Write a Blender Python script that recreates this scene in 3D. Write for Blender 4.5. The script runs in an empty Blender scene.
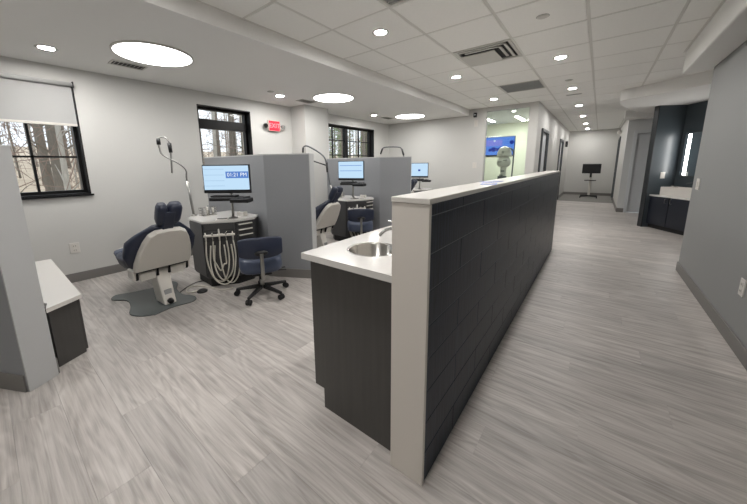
import bpy, bmesh, math, random
from mathutils import Vector, Matrix
random.seed(7)
PI = math.pi
scn = bpy.context.scene
COL = scn.collection

# ------------------------------------------------------------------ camera
F_PX, PX, PY, CAM_H = 299.40, 360.67, 218.91, 1.28917
YAW, PITCH, ROLL = 0.66843, 0.17824, -0.01261
cam_d = bpy.data.cameras.new('camera'); cam = bpy.data.objects.new('camera', cam_d); COL.objects.link(cam)
fw = Vector((-math.sin(YAW)*math.cos(PITCH), math.cos(YAW)*math.cos(PITCH), -math.sin(PITCH)))
rt = Vector((math.cos(YAW), math.sin(YAW), 0)); up = rt.cross(fw)
r2 = rt*math.cos(ROLL) + up*math.sin(ROLL); u2 = -rt*math.sin(ROLL) + up*math.cos(ROLL)
M = Matrix((r2, u2, -fw)).transposed().to_4x4(); M.translation = (0, 0, CAM_H)
cam.matrix_world = M
cam_d.sensor_fit = 'HORIZONTAL'; cam_d.sensor_width = 36.0
cam_d.lens = F_PX*36.0/747
cam_d.shift_x = -(PX-373.5)/747
cam_d.shift_y = (PY-252.0)/747
cam_d.clip_start = 0.02; cam_d.clip_end = 200
scn.camera = cam

# ------------------------------------------------------------------ world, exposure
w = bpy.data.worlds.new('overcast_sky'); scn.world = w; w.use_nodes = True
bg = w.node_tree.nodes['Background']
bg.inputs[0].default_value = (0.86, 0.92, 1.0, 1); bg.inputs[1].default_value = 0.8
vs = scn.view_settings
vs.view_transform = 'Standard'; vs.look = 'None'; vs.gamma = 1.0; vs.use_curve_mapping = False
vs.exposure = 1.36
SC = 2**-vs.exposure            # screens and signs read as themselves at this exposure
DOWNLIGHT = 170.0
DISC = 5.5

# ------------------------------------------------------------------ materials
def lin(c):
    return tuple(((v/255)/12.92 if v/255 <= .04045 else ((v/255+.055)/1.055)**2.4) for v in c)
MATS = {}
def mat(name, rgb, rough=.5, metal=0., var=0., vscale=8., bump=0., bscale=60., spec=.5, coat=0., stretch=None, emit=0., alpha=None, trans=0., srgb=True, randomval=0.):
    m = bpy.data.materials.new(name); m.use_nodes = True; nt = m.node_tree; N = nt.nodes; L = nt.links
    p = N['Principled BSDF']; c = (lin(rgb) if srgb else rgb)
    p.inputs['Base Color'].default_value = (*c, 1); p.inputs['Roughness'].default_value = rough
    p.inputs['Metallic'].default_value = metal; p.inputs['Specular IOR Level'].default_value = spec
    p.inputs['Coat Weight'].default_value = coat
    if trans: p.inputs['Transmission Weight'].default_value = trans
    if emit:
        p.inputs['Emission Color'].default_value = (*c, 1); p.inputs['Emission Strength'].default_value = emit
    if var or bump:
        tc = N.new('ShaderNodeTexCoord'); mp = N.new('ShaderNodeMapping')
        if stretch: mp.inputs['Scale'].default_value = stretch
        L.new(tc.outputs['Object'], mp.inputs['Vector'])
    if var:
        n = N.new('ShaderNodeTexNoise'); n.inputs['Scale'].default_value = vscale; n.inputs['Detail'].default_value = 5
        L.new(mp.outputs[0], n.inputs['Vector'])
        mx = N.new('ShaderNodeMix'); mx.data_type = 'RGBA'
        mx.inputs[6].default_value = (*[v*(1-var) for v in c], 1); mx.inputs[7].default_value = (*[min(1, v*(1+var)) for v in c], 1)
        L.new(n.outputs['Fac'], mx.inputs[0]); L.new(mx.outputs[2], p.inputs['Base Color'])
    if bump:
        n2 = N.new('ShaderNodeTexNoise'); n2.inputs['Scale'].default_value = bscale; n2.inputs['Detail'].default_value = 3
        L.new(mp.outputs[0], n2.inputs['Vector'])
        b = N.new('ShaderNodeBump'); b.inputs['Strength'].default_value = bump; b.inputs['Distance'].default_value = .01
        L.new(n2.outputs['Fac'], b.inputs['Height']); L.new(b.outputs[0], p.inputs['Normal'])
    MATS[name] = m
    return m
def emitter(name, rgb, strength):
    m = bpy.data.materials.new(name); m.use_nodes = True; nt = m.node_tree
    nt.nodes.remove(nt.nodes['Principled BSDF']); e = nt.nodes.new('ShaderNodeEmission')
    e.inputs[0].default_value = (*lin(rgb), 1); e.inputs[1].default_value = strength
    nt.links.new(e.outputs[0], nt.nodes['Material Output'].inputs[0]); MATS[name] = m
    return m
def floor_mat(name, per_object):
    m = bpy.data.materials.new(name); m.use_nodes = True; nt = m.node_tree; N = nt.nodes; L = nt.links
    p = N['Principled BSDF']; p.inputs['Roughness'].default_value = .42; p.inputs['Specular IOR Level'].default_value = .4
    tc = N.new('ShaderNodeTexCoord'); oi = N.new('ShaderNodeObjectInfo')
    add = N.new('ShaderNodeVectorMath'); add.operation = 'MULTIPLY_ADD'
    comb = N.new('ShaderNodeCombineXYZ')
    mul = N.new('ShaderNodeMath'); mul.operation = 'MULTIPLY'; mul.inputs[1].default_value = 37.0 if per_object else 0.0
    L.new(oi.outputs['Random'], mul.inputs[0]); L.new(mul.outputs[0], comb.inputs[0]); L.new(mul.outputs[0], comb.inputs[1])
    add.inputs[1].default_value = (1, 1, 1); L.new(tc.outputs['Object'], add.inputs[0]); L.new(comb.outputs[0], add.inputs[2])
    # long grain
    mp = N.new('ShaderNodeMapping'); mp.inputs['Scale'].default_value = (1.1, 22, 1); L.new(add.outputs[0], mp.inputs['Vector'])
    n1 = N.new('ShaderNodeTexNoise'); n1.inputs['Scale'].default_value = 1.6; n1.inputs['Detail'].default_value = 8; n1.inputs['Roughness'].default_value = .62; n1.inputs['Distortion'].default_value = .35
    L.new(mp.outputs[0], n1.inputs['Vector'])
    # cathedral rings
    mp2 = N.new('ShaderNodeMapping'); mp2.inputs['Scale'].default_value = (.9, 5.5, 1); L.new(add.outputs[0], mp2.inputs['Vector'])
    n2 = N.new('ShaderNodeTexNoise'); n2.inputs['Scale'].default_value = 1.0; n2.inputs['Detail'].default_value = 2; n2.inputs['Distortion'].default_value = .9
    L.new(mp2.outputs[0], n2.inputs['Vector'])
    m2 = N.new('ShaderNodeMath'); m2.operation = 'MULTIPLY'; m2.inputs[1].default_value = 62; L.new(n2.outputs['Fac'], m2.inputs[0])
    sn = N.new('ShaderNodeMath'); sn.operation = 'SINE'; L.new(m2.outputs[0], sn.inputs[0])
    s3 = N.new('ShaderNodeMath'); s3.operation = 'MULTIPLY_ADD'; s3.inputs[1].default_value = .06; L.new(sn.outputs[0], s3.inputs[0]); L.new(n1.outputs['Fac'], s3.inputs[2])
    mp4 = N.new('ShaderNodeMapping'); mp4.inputs['Scale'].default_value = (3, 110, 1); L.new(add.outputs[0], mp4.inputs['Vector'])
    n4 = N.new('ShaderNodeTexNoise'); n4.inputs['Scale'].default_value = 1.5; n4.inputs['Detail'].default_value = 4; L.new(mp4.outputs[0], n4.inputs['Vector'])
    s5 = N.new('ShaderNodeMath'); s5.operation = 'MULTIPLY_ADD'; s5.inputs[1].default_value = .30; L.new(n4.outputs['Fac'], s5.inputs[0]); L.new(s3.outputs[0], s5.inputs[2])
    s6 = N.new('ShaderNodeMath'); s6.operation = 'SUBTRACT'; s6.inputs[1].default_value = .15; L.new(s5.outputs[0], s6.inputs[0]); s3 = s6
    cr = N.new('ShaderNodeValToRGB'); e = cr.color_ramp.elements
    e[0].position = .30; e[0].color = (*lin((163, 157, 152)), 1); e[1].position = .72; e[1].color = (*lin((208, 203, 198)), 1)
    x = cr.color_ramp.elements.new(.5); x.color = (*lin((188, 182, 177)), 1)
    L.new(s3.outputs[0], cr.inputs[0])
    mx = N.new('ShaderNodeMix'); mx.data_type = 'RGBA'; mx.blend_type = 'MULTIPLY'; mx.inputs[0].default_value = 1.0
    L.new(cr.outputs[0], mx.inputs[6])
    if per_object:
        c2 = N.new('ShaderNodeValToRGB'); c2.color_ramp.elements[0].color = (.82, .82, .82, 1); c2.color_ramp.elements[1].color = (1.0, .995, .99, 1)
        L.new(oi.outputs['Random'], c2.inputs[0]); L.new(c2.outputs[0], mx.inputs[7])
    else:
        bt = N.new('ShaderNodeTexBrick'); bt.inputs['Scale'].default_value = 1; bt.inputs['Brick Width'].default_value = 1.22; bt.inputs['Row Height'].default_value = .18
        bt.inputs['Mortar Size'].default_value = .002; bt.inputs['Color1'].default_value = (.78, .78, .78, 1); bt.inputs['Color2'].default_value = (1, 1, 1, 1); bt.inputs['Mortar'].default_value = (.4, .4, .4, 1)
        L.new(tc.outputs['Object'], bt.inputs['Vector']); L.new(bt.outputs[0], mx.inputs[7])
    L.new(mx.outputs[2], p.inputs['Base Color'])
    b = N.new('ShaderNodeBump'); b.inputs['Strength'].default_value = .08; b.inputs['Distance'].default_value = .005
    L.new(n1.outputs['Fac'], b.inputs['Height']); L.new(b.outputs[0], p.inputs['Normal'])
    MATS[name] = m
    return m
def tile_mat(name):
    m = bpy.data.materials.new(name); m.use_nodes = True; nt = m.node_tree; N = nt.nodes; L = nt.links
    p = N['Principled BSDF']; p.inputs['Roughness'].default_value = .34; p.inputs['Specular IOR Level'].default_value = .16
    tc = N.new('ShaderNodeTexCoord'); oi = N.new('ShaderNodeObjectInfo')
    mul = N.new('ShaderNodeVectorMath'); mul.operation = 'MULTIPLY_ADD'; mul.inputs[1].default_value = (1, 40, 2.2)
    L.new(tc.outputs['Object'], mul.inputs[0])
    r = N.new('ShaderNodeMath'); r.operation = 'MULTIPLY'; r.inputs[1].default_value = 50; L.new(oi.outputs['Random'], r.inputs[0])
    cb = N.new('ShaderNodeCombineXYZ'); L.new(r.outputs[0], cb.inputs[1]); L.new(r.outputs[0], cb.inputs[2]); L.new(cb.outputs[0], mul.inputs[2])
    n = N.new('ShaderNodeTexNoise'); n.inputs['Scale'].default_value = 2.2; n.inputs['Detail'].default_value = 6; L.new(mul.outputs[0], n.inputs['Vector'])
    cr = N.new('ShaderNodeValToRGB'); cr.color_ramp.elements[0].position = .3; cr.color_ramp.elements[0].color = (*lin((12, 18, 29)), 1)
    cr.color_ramp.elements[1].position = .75; cr.color_ramp.elements[1].color = (*lin((44, 54, 70)), 1)
    L.new(n.outputs['Fac'], cr.inputs[0]); L.new(cr.outputs[0], p.inputs['Base Color'])
    b = N.new('ShaderNodeBump'); b.inputs['Strength'].default_value = .12; b.inputs['Distance'].default_value = .004
    L.new(n.outputs['Fac'], b.inputs['Height']); L.new(b.outputs[0], p.inputs['Normal'])
    MATS[name] = m
def glass_mat(name, tint, refl):
    m = bpy.data.materials.new(name); m.use_nodes = True; nt = m.node_tree; N = nt.nodes; L = nt.links
    N.remove(N['Principled BSDF'])
    t = N.new('ShaderNodeBsdfTransparent'); t.inputs[0].default_value = (*tint, 1)
    g = N.new('ShaderNodeBsdfGlossy'); g.inputs['Roughness'].default_value = .02
    f = N.new('ShaderNodeFresnel'); f.inputs['IOR'].default_value = 1.5
    mm = N.new('ShaderNodeMath'); mm.operation = 'MULTIPLY'; mm.inputs[1].default_value = refl; L.new(f.outputs[0], mm.inputs[0])
    ge = N.new('ShaderNodeNewGeometry'); inv = N.new('ShaderNodeMath'); inv.operation = 'SUBTRACT'; inv.inputs[0].default_value = 1.0; L.new(ge.outputs['Backfacing'], inv.inputs[1])
    m3 = N.new('ShaderNodeMath'); m3.operation = 'MULTIPLY'; L.new(mm.outputs[0], m3.inputs[0]); L.new(inv.outputs[0], m3.inputs[1])
    mx = N.new('ShaderNodeMixShader'); L.new(m3.outputs[0], mx.inputs[0]); L.new(t.outputs[0], mx.inputs[1]); L.new(g.outputs[0], mx.inputs[2])
    L.new(mx.outputs[0], N['Material Output'].inputs[0]); MATS[name] = m

floor_mat('plank_vinyl', True); floor_mat('plank_vinyl_far', False); tile_mat('navy_tile')
glass_mat('clear_glass', (.93, .95, .95), 1.0); glass_mat('room_glass', (.88, .93, .9), 1.6)
mat('wall_white', (204, 203, 199), .6, var=.02, vscale=3, bump=.02, bscale=200)
mat('wall_pale', (206, 208, 208), .55, var=.02, vscale=3)
mat('wall_grey', (146, 147, 146), .55, var=.02, vscale=3, bump=.03, bscale=200)
mat('ceiling_paint', (232, 231, 228), .7, var=.01, vscale=2)
mat('ceiling_tile', (243, 242, 238), .85, var=.03, vscale=40, bump=.12, bscale=160)
mat('grid_bar', (216, 214, 208), .5)
mat('plenum', (120, 120, 118), .8)
mat('vent_white', (200, 198, 192), .5); mat('vent_grey', (158, 159, 158), .6); mat('vent_dark', (42, 42, 42), .8)
mat('baseboard_grey', (120, 117, 114), .5, var=.03)
mat('black_metal', (12, 12, 13), .45, spec=.3); mat('black_plastic', (18, 18, 20), .45); mat('rubber', (26, 26, 28), .7)
mat('trim_dark', (84, 87, 90), .45); mat('trim_black', (44, 47, 50), .4); mat('door_grey', (206, 209, 212), .45, var=.02)
mat('partition_grey', (140, 142, 145), .5, var=.05, vscale=90, bump=.04, bscale=300)
mat('partition_edge', (186, 187, 187), .5, var=.02)
mat('solid_white', (216, 212, 206), .3, var=.015, vscale=6); mat('panel_white', (216, 210, 202), .45, var=.012, vscale=3)
mat('quartz', (216, 214, 210), .18, var=.02, vscale=20)
mat('woodgrain_dark', (68, 66, 64), .42, var=.22, vscale=3, stretch=(14, 14, .7))
mat('cart_dark', (64, 64, 65), .4, var=.1, vscale=5, stretch=(10, 10, .8))
mat('toe_black', (26, 26, 27), .6)
mat('grout', (104, 110, 118), .6)
mat('steel', (190, 188, 184), .22, metal=1.0, var=.1, vscale=30); mat('chrome', (215, 215, 215), .08, metal=1.0); mat('brushed', (165, 164, 160), .35, metal=1.0)
mat('navy_vinyl', (36, 43, 62), .42, var=.06, vscale=12, bump=.04, bscale=150)
mat('slate_vinyl', (62, 72, 94), .42, var=.05, vscale=12)
mat('white_plastic', (214, 210, 202), .35, var=.02); mat('plate_glass', (98, 104, 104), .2, var=.06, vscale=5)
mat('hose', (206, 202, 190), .45); mat('teal_dark', (74, 82, 87), .32, var=.05, vscale=4); mat('navy_cabinet', (30, 34, 44), .35)
mat('carpet', (132, 130, 126), .95, var=.12, vscale=60, bump=.3, bscale=250)
mat('shade_cloth', (172, 172, 170), .85, var=.06, vscale=3)
mat('bark', (116, 108, 98), .9, var=.35, vscale=9, bump=.5, bscale=30, stretch=(4, 4, .7)); mat('leaf_litter', (190, 172, 150), .95, var=.45, vscale=3)
mat('bark_pale', (168, 162, 152), .9, var=.3, vscale=9, stretch=(4, 4, .7))
mat('brush', (138, 118, 106), .9, var=.4, vscale=2)
mat('evergreen', (122, 138, 96), .8, var=.3, vscale=3)
mat('cream_wall', (232, 234, 218), .6); mat('mirror', (215, 222, 225), .03, metal=1.0)
mat('paper_blue', (168, 178, 226), .6, var=.1, vscale=40)
emitter('downlight_lens', (255, 252, 249), DOWNLIGHT); emitter('disc_lens', (255, 254, 252), DISC); emitter('strip_lens', (255, 252, 246), 36); emitter('mirror_lamp', (255, 253, 250), 9)
emitter('screen_blue', (196, 226, 250), 1.0*SC); emitter('screen_banner', (96, 140, 214), .9*SC); emitter('screen_white', (244, 250, 255), 1.0*SC); emitter('screen_line', (150, 184, 214), .9*SC)
emitter('exit_red', (255, 62, 78), 1.5*SC); emitter('exit_letter', (255, 176, 182), 1.6*SC)
emitter('screen_violet', (150, 150, 246), .95*SC); emitter('screen_deep', (44, 66, 176), .8*SC)
emitter('tv_blue', (104, 150, 248), .95*SC)

# ------------------------------------------------------------------ mesh builder
class MB:
    def __init__(s): s.v = []; s.f = []
    def add(s, vs, fs):
        o = len(s.v); s.v += [tuple(v) for v in vs]; s.f += [tuple(i+o for i in f) for f in fs]; return s
    def box(s, x0, x1, y0, y1, z0, z1):
        return s.add([(x0,y0,z0),(x1,y0,z0),(x1,y1,z0),(x0,y1,z0),(x0,y0,z1),(x1,y0,z1),(x1,y1,z1),(x0,y1,z1)],
                     [(0,3,2,1),(4,5,6,7),(0,1,5,4),(1,2,6,5),(2,3,7,6),(3,0,4,7)])
    def obox(s, c, size, ax=None):
        c = Vector(c); X, Y, Z = ax if ax else (Vector((1,0,0)), Vector((0,1,0)), Vector((0,0,1)))
        a, b, d = [v/2 for v in size]
        P = [c + X*(i*a) + Y*(j*b) + Z*(k*d) for k in (-1,1) for (i,j) in ((-1,-1),(1,-1),(1,1),(-1,1))]
        return s.add(P, [(0,3,2,1),(4,5,6,7),(0,1,5,4),(1,2,6,5),(2,3,7,6),(3,0,4,7)])
    def prism(s, poly, z0, z1):
        n = len(poly); P = [(x,y,z0) for x,y in poly] + [(x,y,z1) for x,y in poly]
        return s.add(P, [tuple(range(n-1,-1,-1)), tuple(range(n,2*n))] + [(i,(i+1)%n,n+(i+1)%n,n+i) for i in range(n)])
    def slab(s, pts, off):     # planar polygon in 3D extruded by a vector
        n = len(pts); P = [Vector(p) for p in pts]; P += [p+Vector(off) for p in P]
        return s.add(P, [tuple(range(n-1,-1,-1)), tuple(range(n,2*n))] + [(i,(i+1)%n,n+(i+1)%n,n+i) for i in range(n)])
    def loft(s, rings, cap=True):
        n = len(rings[0]); P = [p for r in rings for p in r]; fs = []
        for k in range(len(rings)-1):
            for i in range(n): fs.append((k*n+i, k*n+(i+1)%n, (k+1)*n+(i+1)%n, (k+1)*n+i))
        if cap: fs += [tuple(range(n-1,-1,-1)), tuple(range((len(rings)-1)*n, len(rings)*n))]
        return s.add(P, fs)
    def tube(s, pts, r, n=8):
        pts = [Vector(p) for p in pts]; rs = r if isinstance(r, (list,tuple)) else [r]*len(pts)
        rings = []; ref = None
        for i, p in enumerate(pts):
            t = (pts[min(i+1,len(pts)-1)] - pts[max(i-1,0)]).normalized()
            if ref is None: ref = Vector((0,0,1)) if abs(t.z) < .9 else Vector((1,0,0))
            a = t.cross(ref).normalized(); b = a.cross(t).normalized(); ref = b
            rings.append([p + (a*math.cos(2*PI*k/n) + b*math.sin(2*PI*k/n))*rs[i] for k in range(n)])
        return s.loft(rings)
    def cyl(s, p0, p1, r0, r1=None, n=20): return s.tube([p0, p1], [r0, r0 if r1 is None else r1], n)
    def lathe(s, prof, c=(0,0,0), n=24, closed=True):
        rings = [[(c[0]+r*math.cos(2*PI*k/n), c[1]+r*math.sin(2*PI*k/n), c[2]+z) for k in range(n)] for r, z in prof]
        return s.loft(rings, closed)
    def ball(s, c, r, n=14, m=8):
        rx, ry, rz = r if isinstance(r, (tuple,list)) else (r,r,r)
        rings = []
        for j in range(m+1):
            a = -PI/2 + PI*j/m; q = max(math.cos(a), .02)
            rings.append([(c[0]+rx*q*math.cos(2*PI*k/n), c[1]+ry*q*math.sin(2*PI*k/n), c[2]+rz*math.sin(a)) for k in range(n)])
        return s.loft(rings)
    def mesh(s, name):
        me = bpy.data.meshes.new(name); me.from_pydata(s.v, [], s.f); me.update(); return me
    def build(s, name, m, parent=None, smooth=False, bevel=0., seg=2, sub=0):
        me = s.mesh(name)
        if bevel or sub or smooth:
            bm = bmesh.new(); bm.from_mesh(me); bmesh.ops.recalc_face_normals(bm, faces=bm.faces)
            if bevel:
                es = [e for e in bm.edges if e.is_manifold and e.calc_face_angle(0) > .6]
                bmesh.ops.bevel(bm, geom=es, offset=bevel, segments=seg, profile=.5, affect='EDGES', clamp_overlap=True)
            bm.to_mesh(me); bm.free()
        if smooth or bevel:
            for p in me.polygons: p.use_smooth = bool(smooth)
        return link(name, me, m, parent, sub)
def link(name, me, m, parent=None, sub=0):
    o = bpy.data.objects.new(name, me); COL.objects.link(o)
    if not me.materials: me.materials.append(MATS[m])
    if parent: o.parent = parent
    if sub:
        md = o.modifiers.new('sub', 'SUBSURF'); md.levels = sub; md.render_levels = sub
        for p in me.polygons: p.use_smooth = True
    return o
def tag(o, label=None, cat=None, group=None, kind=None):
    if label: o['label'] = label
    if cat: o['category'] = cat
    if group: o['group'] = group
    if kind: o['kind'] = kind
    return o
def thing(name, label, cat, loc=(0,0,0), rz=0., group=None):
    o = bpy.data.objects.new(name, None); COL.objects.link(o); o.empty_display_size = .1
    o.location = loc; o.rotation_euler = (0,0,rz)
    return tag(o, label, cat, group)
def struct(o): o['kind'] = 'structure'; return o
def senv(name, loc=(0,0,0)):
    o = bpy.data.objects.new(name, None); COL.objects.link(o); o.location = loc; o['kind'] = 'structure'; return o
def copy_tree(o, parent=None, loc=None, rz=None, label=None):
    c = o.copy(); COL.objects.link(c); c.parent = parent
    if loc is not None: c.location = loc
    if rz is not None: c.rotation_euler = (0,0,rz)
    if label: c['label'] = label
    for ch in o.children: copy_tree(ch, c)
    return c
def smooth_path(pts, n=6):
    P = [Vector(p) for p in pts]; out = []
    for i in range(len(P)-1):
        p0 = P[max(i-1,0)]; p1 = P[i]; p2 = P[i+1]; p3 = P[min(i+2,len(P)-1)]
        for k in range(n):
            t = k/n
            out.append(.5*((2*p1) + (p2-p0)*t + (2*p0-5*p1+4*p2-p3)*t*t + (3*p1-p0-3*p2+p3)*t**3))
    out.append(P[-1]); return out
def text_obj(name, s, size, m, parent, mtx, extrude=.001):
    cu = bpy.data.curves.new(name, 'FONT'); cu.body = s; cu.size = size; cu.extrude = extrude; cu.align_x = 'CENTER'; cu.align_y = 'CENTER'
    t = bpy.data.objects.new(name, cu); COL.objects.link(t)
    bpy.context.view_layer.update()
    me = bpy.data.meshes.new_from_object(t.evaluated_get(bpy.context.evaluated_depsgraph_get()))
    bpy.data.objects.remove(t); me.transform(mtx); me.materials.clear()
    o = link(name, me, m, parent); o['kind'] = 'stuff'; return o

# ------------------------------------------------------------------ dimensions
ZC, ZL, XL, XS, XR, YB = 2.497, 2.365, -4.63, -2.457, .855, 7.15
XH, YE = -1.07, 14.85          # hall left wall, hall end
XE = 2.8                      # far right limit behind the corner
YN = -2.4                     # behind the camera

# ------------------------------------------------------------------ floor
fl = struct(MB().box(XL-.15, XE, YN, YE, -.12, -.006).build('floor', 'plank_vinyl_far'))
PW, PLN = .182, 1.24
pm = MB(); g = .0001
pm.add([(g,g,-.006),(PLN-g,g,-.006),(PLN-g,PW-g,-.006),(g,PW-g,-.006),(g+.0003,g+.0003,0),(PLN-g-.0003,g+.0003,0),(PLN-g-.0003,PW-g-.0003,0),(g+.0003,PW-g-.0003,0)],
       [(0,3,2,1),(4,5,6,7),(0,1,5,4),(1,2,6,5),(2,3,7,6),(3,0,4,7)])
plank_me = pm.mesh('plank'); plank_me.materials.append(MATS['plank_vinyl'])
planks = 0
row = 0; y = -.62
while y < 7.6 and planks < 299:
    off = (row*0.437) % PLN; x = XL - off
    while x < (XR if y < 5.0 else 2.2):
        if x + PLN > XL + .05 and not (y < .0 and x + PLN < -2.6) and not (y > YB - .1 and x+PLN < XH) and planks < 299:
            o = bpy.data.objects.new('plank', plank_me); COL.objects.link(o); o.parent = fl; o.location = (x, y, 0)
            planks += 1
        x += PLN
    y += PW; row += 1
struct(MB().box(XL-.15, XE, y, YE, -.006, 0).build('floor', 'plank_vinyl_far'))
struct(MB().box(XL-.15, XE, YN, -.62, -.006, 0).build('floor', 'plank_vinyl_far'))
struct(MB().box(XH, .46, 12.3, YE, 0, .006).build('floor', 'carpet'))

# ------------------------------------------------------------------ walls
def wall_x(name, x0, x1, y0, y1, z0, z1, holes, m):
    b = MB(); cur = y0
    for (a, c, e, f) in sorted(holes):
        if a > cur: b.box(x0, x1, cur, a, z0, z1)
        if e > z0: b.box(x0, x1, a, c, z0, e)
        if f < z1: b.box(x0, x1, a, c, f, z1)
        cur = c
    b.box(x0, x1, cur, y1, z0, z1)
    return struct(b.build(name, m))
def wall_y(name, y0, y1, x0, x1, z0, z1, holes, m):
    b = MB(); cur = x0
    for (a, c, e, f) in sorted(holes):
        if a > cur: b.box(cur, a, y0, y1, z0, z1)
        if e > z0: b.box(a, c, y0, y1, z0, e)
        if f < z1: b.box(a, c, y0, y1, f, z1)
        cur = c
    b.box(cur, x1, y0, y1, z0, z1)
    return struct(b.build(name, m))
W1 = (-.95, .80, 1.0, 2.2); W2 = (2.1, 2.95, 1.0, 2.18); W3 = (4.78, 6.46, 1.0, 2.17)
wall_x('wall_left', XL-.2, XL, YN, YB, 0, 2.7, [W1, W2, W3], 'wall_white')
struct(MB().box(XL, -4.25, 3.8, 4.4, 0, ZL).build('wall_pier', 'wall_white'))
G0, G1, GZ0, GZ1 = -2.08, -1.23, .75, 2.42
wall_y('wall_back', YB, YB+.12, XL-.2, XH, 0, 2.7, [(G0, G1, GZ0, GZ1)], 'wall_white')
D1 = (7.78, 8.7, 0, 1.97); D2 = (11.6, 12.5, 0, 1.97)
wall_x('wall_hall_left', XH-.12, XH, YB+.12, YE, 0, 2.7, [D1, D2], 'wall_white')
wall_y('wall_hall_end', YE, YE+.12, XH-.12, .6, 0, 2.7, [], 'wall_white')
D4 = (13.3, 14.2, 0, 2.05)
wall_x('wall_hall_right', .46, .58, 10.32, YE, 0, 2.7, [D4], 'wall_white')
D3 = (.66, 1.5, 0, 1.97)
wall_y('wall_far_right', 10.2, 10.32, .46, XE, 0, 2.7, [D3], 'wall_pale')
struct(MB().box(XR, XR+.14, YN, 5.03, 0, 2.7).build('wall_right', 'wall_grey'))
struct(MB().box(XR+.14, XE, 4.89, 5.03, 0, 2.7).build('wall_return', 'wall_grey'))
struct(MB().box(XE, XE+.12, 4.89, 10.32, 0, 2.7).build('wall_far_side', 'wall_grey'))
struct(MB().box(XL-.2, XR+.14, YN-.12, YN, 0, 2.7).build('wall_rear', 'wall_white'))
# baseboards
BH, BT = .105, .012
def bb(name, *a): struct(MB().box(*a).build(name, 'baseboard_grey', bevel=.003, seg=1))
bb('baseboard_left', XL, XL+BT, YN, 3.8, 0, BH); bb('baseboard_left', XL, XL+BT, 4.4, YB, 0, BH)
bb('baseboard_pier', XL, -4.25+BT, 3.8-BT, 4.4+BT, 0, BH)
bb('baseboard_back', XL, XH, YB-BT, YB, 0, BH)
bb('baseboard_right', XR-BT, XR, YN, 5.03+BT, 0, BH)
bb('baseboard_hall_end', XH, .46, YE-BT, YE, 0, BH)
bb('baseboard_hall_left', XH, XH+BT, YB, D1[0]-.06, 0, BH); bb('baseboard_hall_left', XH, XH+BT, D1[1]+.06, D2[0]-.06, 0, BH); bb('baseboard_hall_left', XH, XH+BT, D2[1]+.06, YE, 0, BH)
bb('baseboard_far_right', .46-BT, D3[0]-.07, 10.2-BT, 10.2, 0, BH); bb('baseboard_hall_right', .46-BT, .46, 10.2, D4[0]-.05, 0, BH)

# ------------------------------------------------------------------ ceilings
struct(MB().box(XL, XS, YN, YB, ZL, 2.7).build('ceiling', 'ceiling_paint'))
gc = struct(MB().box(XS, XE, YN, YE, ZC+.02, ZC+.12).build('ceiling', 'plenum'))
GX0, GY0, SXX, SYY = -.808, 2.8194, .61, .6292
vents = {(2, 1): 'diffuser', (2, 4): 'return', (2, -2): 'return'}      # column, row of the cells that hold a vent
cols = [XS] + [GX0 + SXX*i for i in range(-2, 6)] + [XE]
cols = [c for c in cols if c >= XS]
rows = [YN] + [GY0 + SYY*j for j in range(-8, 19)] + [YE]
tile_cache = {}
for i in range(len(cols)-1):
    for j in range(len(rows)-1):
        x0, x1, y0, y1 = cols[i], cols[i+1], rows[j], rows[j+1]
        cx, cy = (x0+x1)/2, (y0+y1)/2
        if x1-x0 < .03 or y1 - y0 < .03: continue
        ci = round((x0-GX0)/SXX) + 3; rj = round((y0-GY0)/SYY)
        if (ci, rj) in vents: continue
        if cy > YB and x1 < XH+.1: continue
        if cy < 5.0 and x0 > .63: continue
        if cy < 5.0 and x1 > .635: x1 = .635; cx = (x0+x1)/2
        key = (round(x1-x0, 3), round(y1-y0, 3))
        if key not in tile_cache:
            a, b = (x1-x0)/2-.010, (y1-y0)/2-.010
            q = MB().add([(-a,-b,.03),(a,-b,.03),(a,b,.03),(-a,b,.03),(-a,-b,.004),(a,-b,.004),(a,b,.004),(-a,b,.004),(-a+.006,-b+.006,-.002),(a-.006,-b+.006,-.002),(a-.006,b-.006,-.002),(-a+.006,b-.006,-.002)],
                [(0,1,2,3),(8,11,10,9),(0,4,5,1),(1,5,6,2),(2,6,7,3),(3,7,4,0),(4,8,9,5),(5,9,10,6),(6,10,11,7),(7,11,8,4)])
            tile_cache[key] = q.mesh('ceiling_panel'); tile_cache[key].materials.append(MATS['ceiling_tile'])
        o = bpy.data.objects.new('ceiling_panel', tile_cache[key]); COL.objects.link(o); o.parent = gc; o.location = (cx, cy, ZC)
for x in cols[1:-1]: MB().box(x-.012, x+.012, YN, YE, ZC, ZC+.02).build('grid_bar', 'grid_bar', gc)
for yy in rows[1:-1]: MB().box(XS, XE, yy-.009, yy+.009, ZC+.001, ZC+.02).build('grid_bar', 'grid_bar', gc)
MB().box(XS, XS+.02, YN, YB, ZC-.002, ZC+.018).build('wall_angle', 'grid_bar', gc)
MB().box(.612, .635, YN, 5.15, ZC-.002, ZC+.018).build('wall_angle', 'grid_bar', gc)
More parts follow.
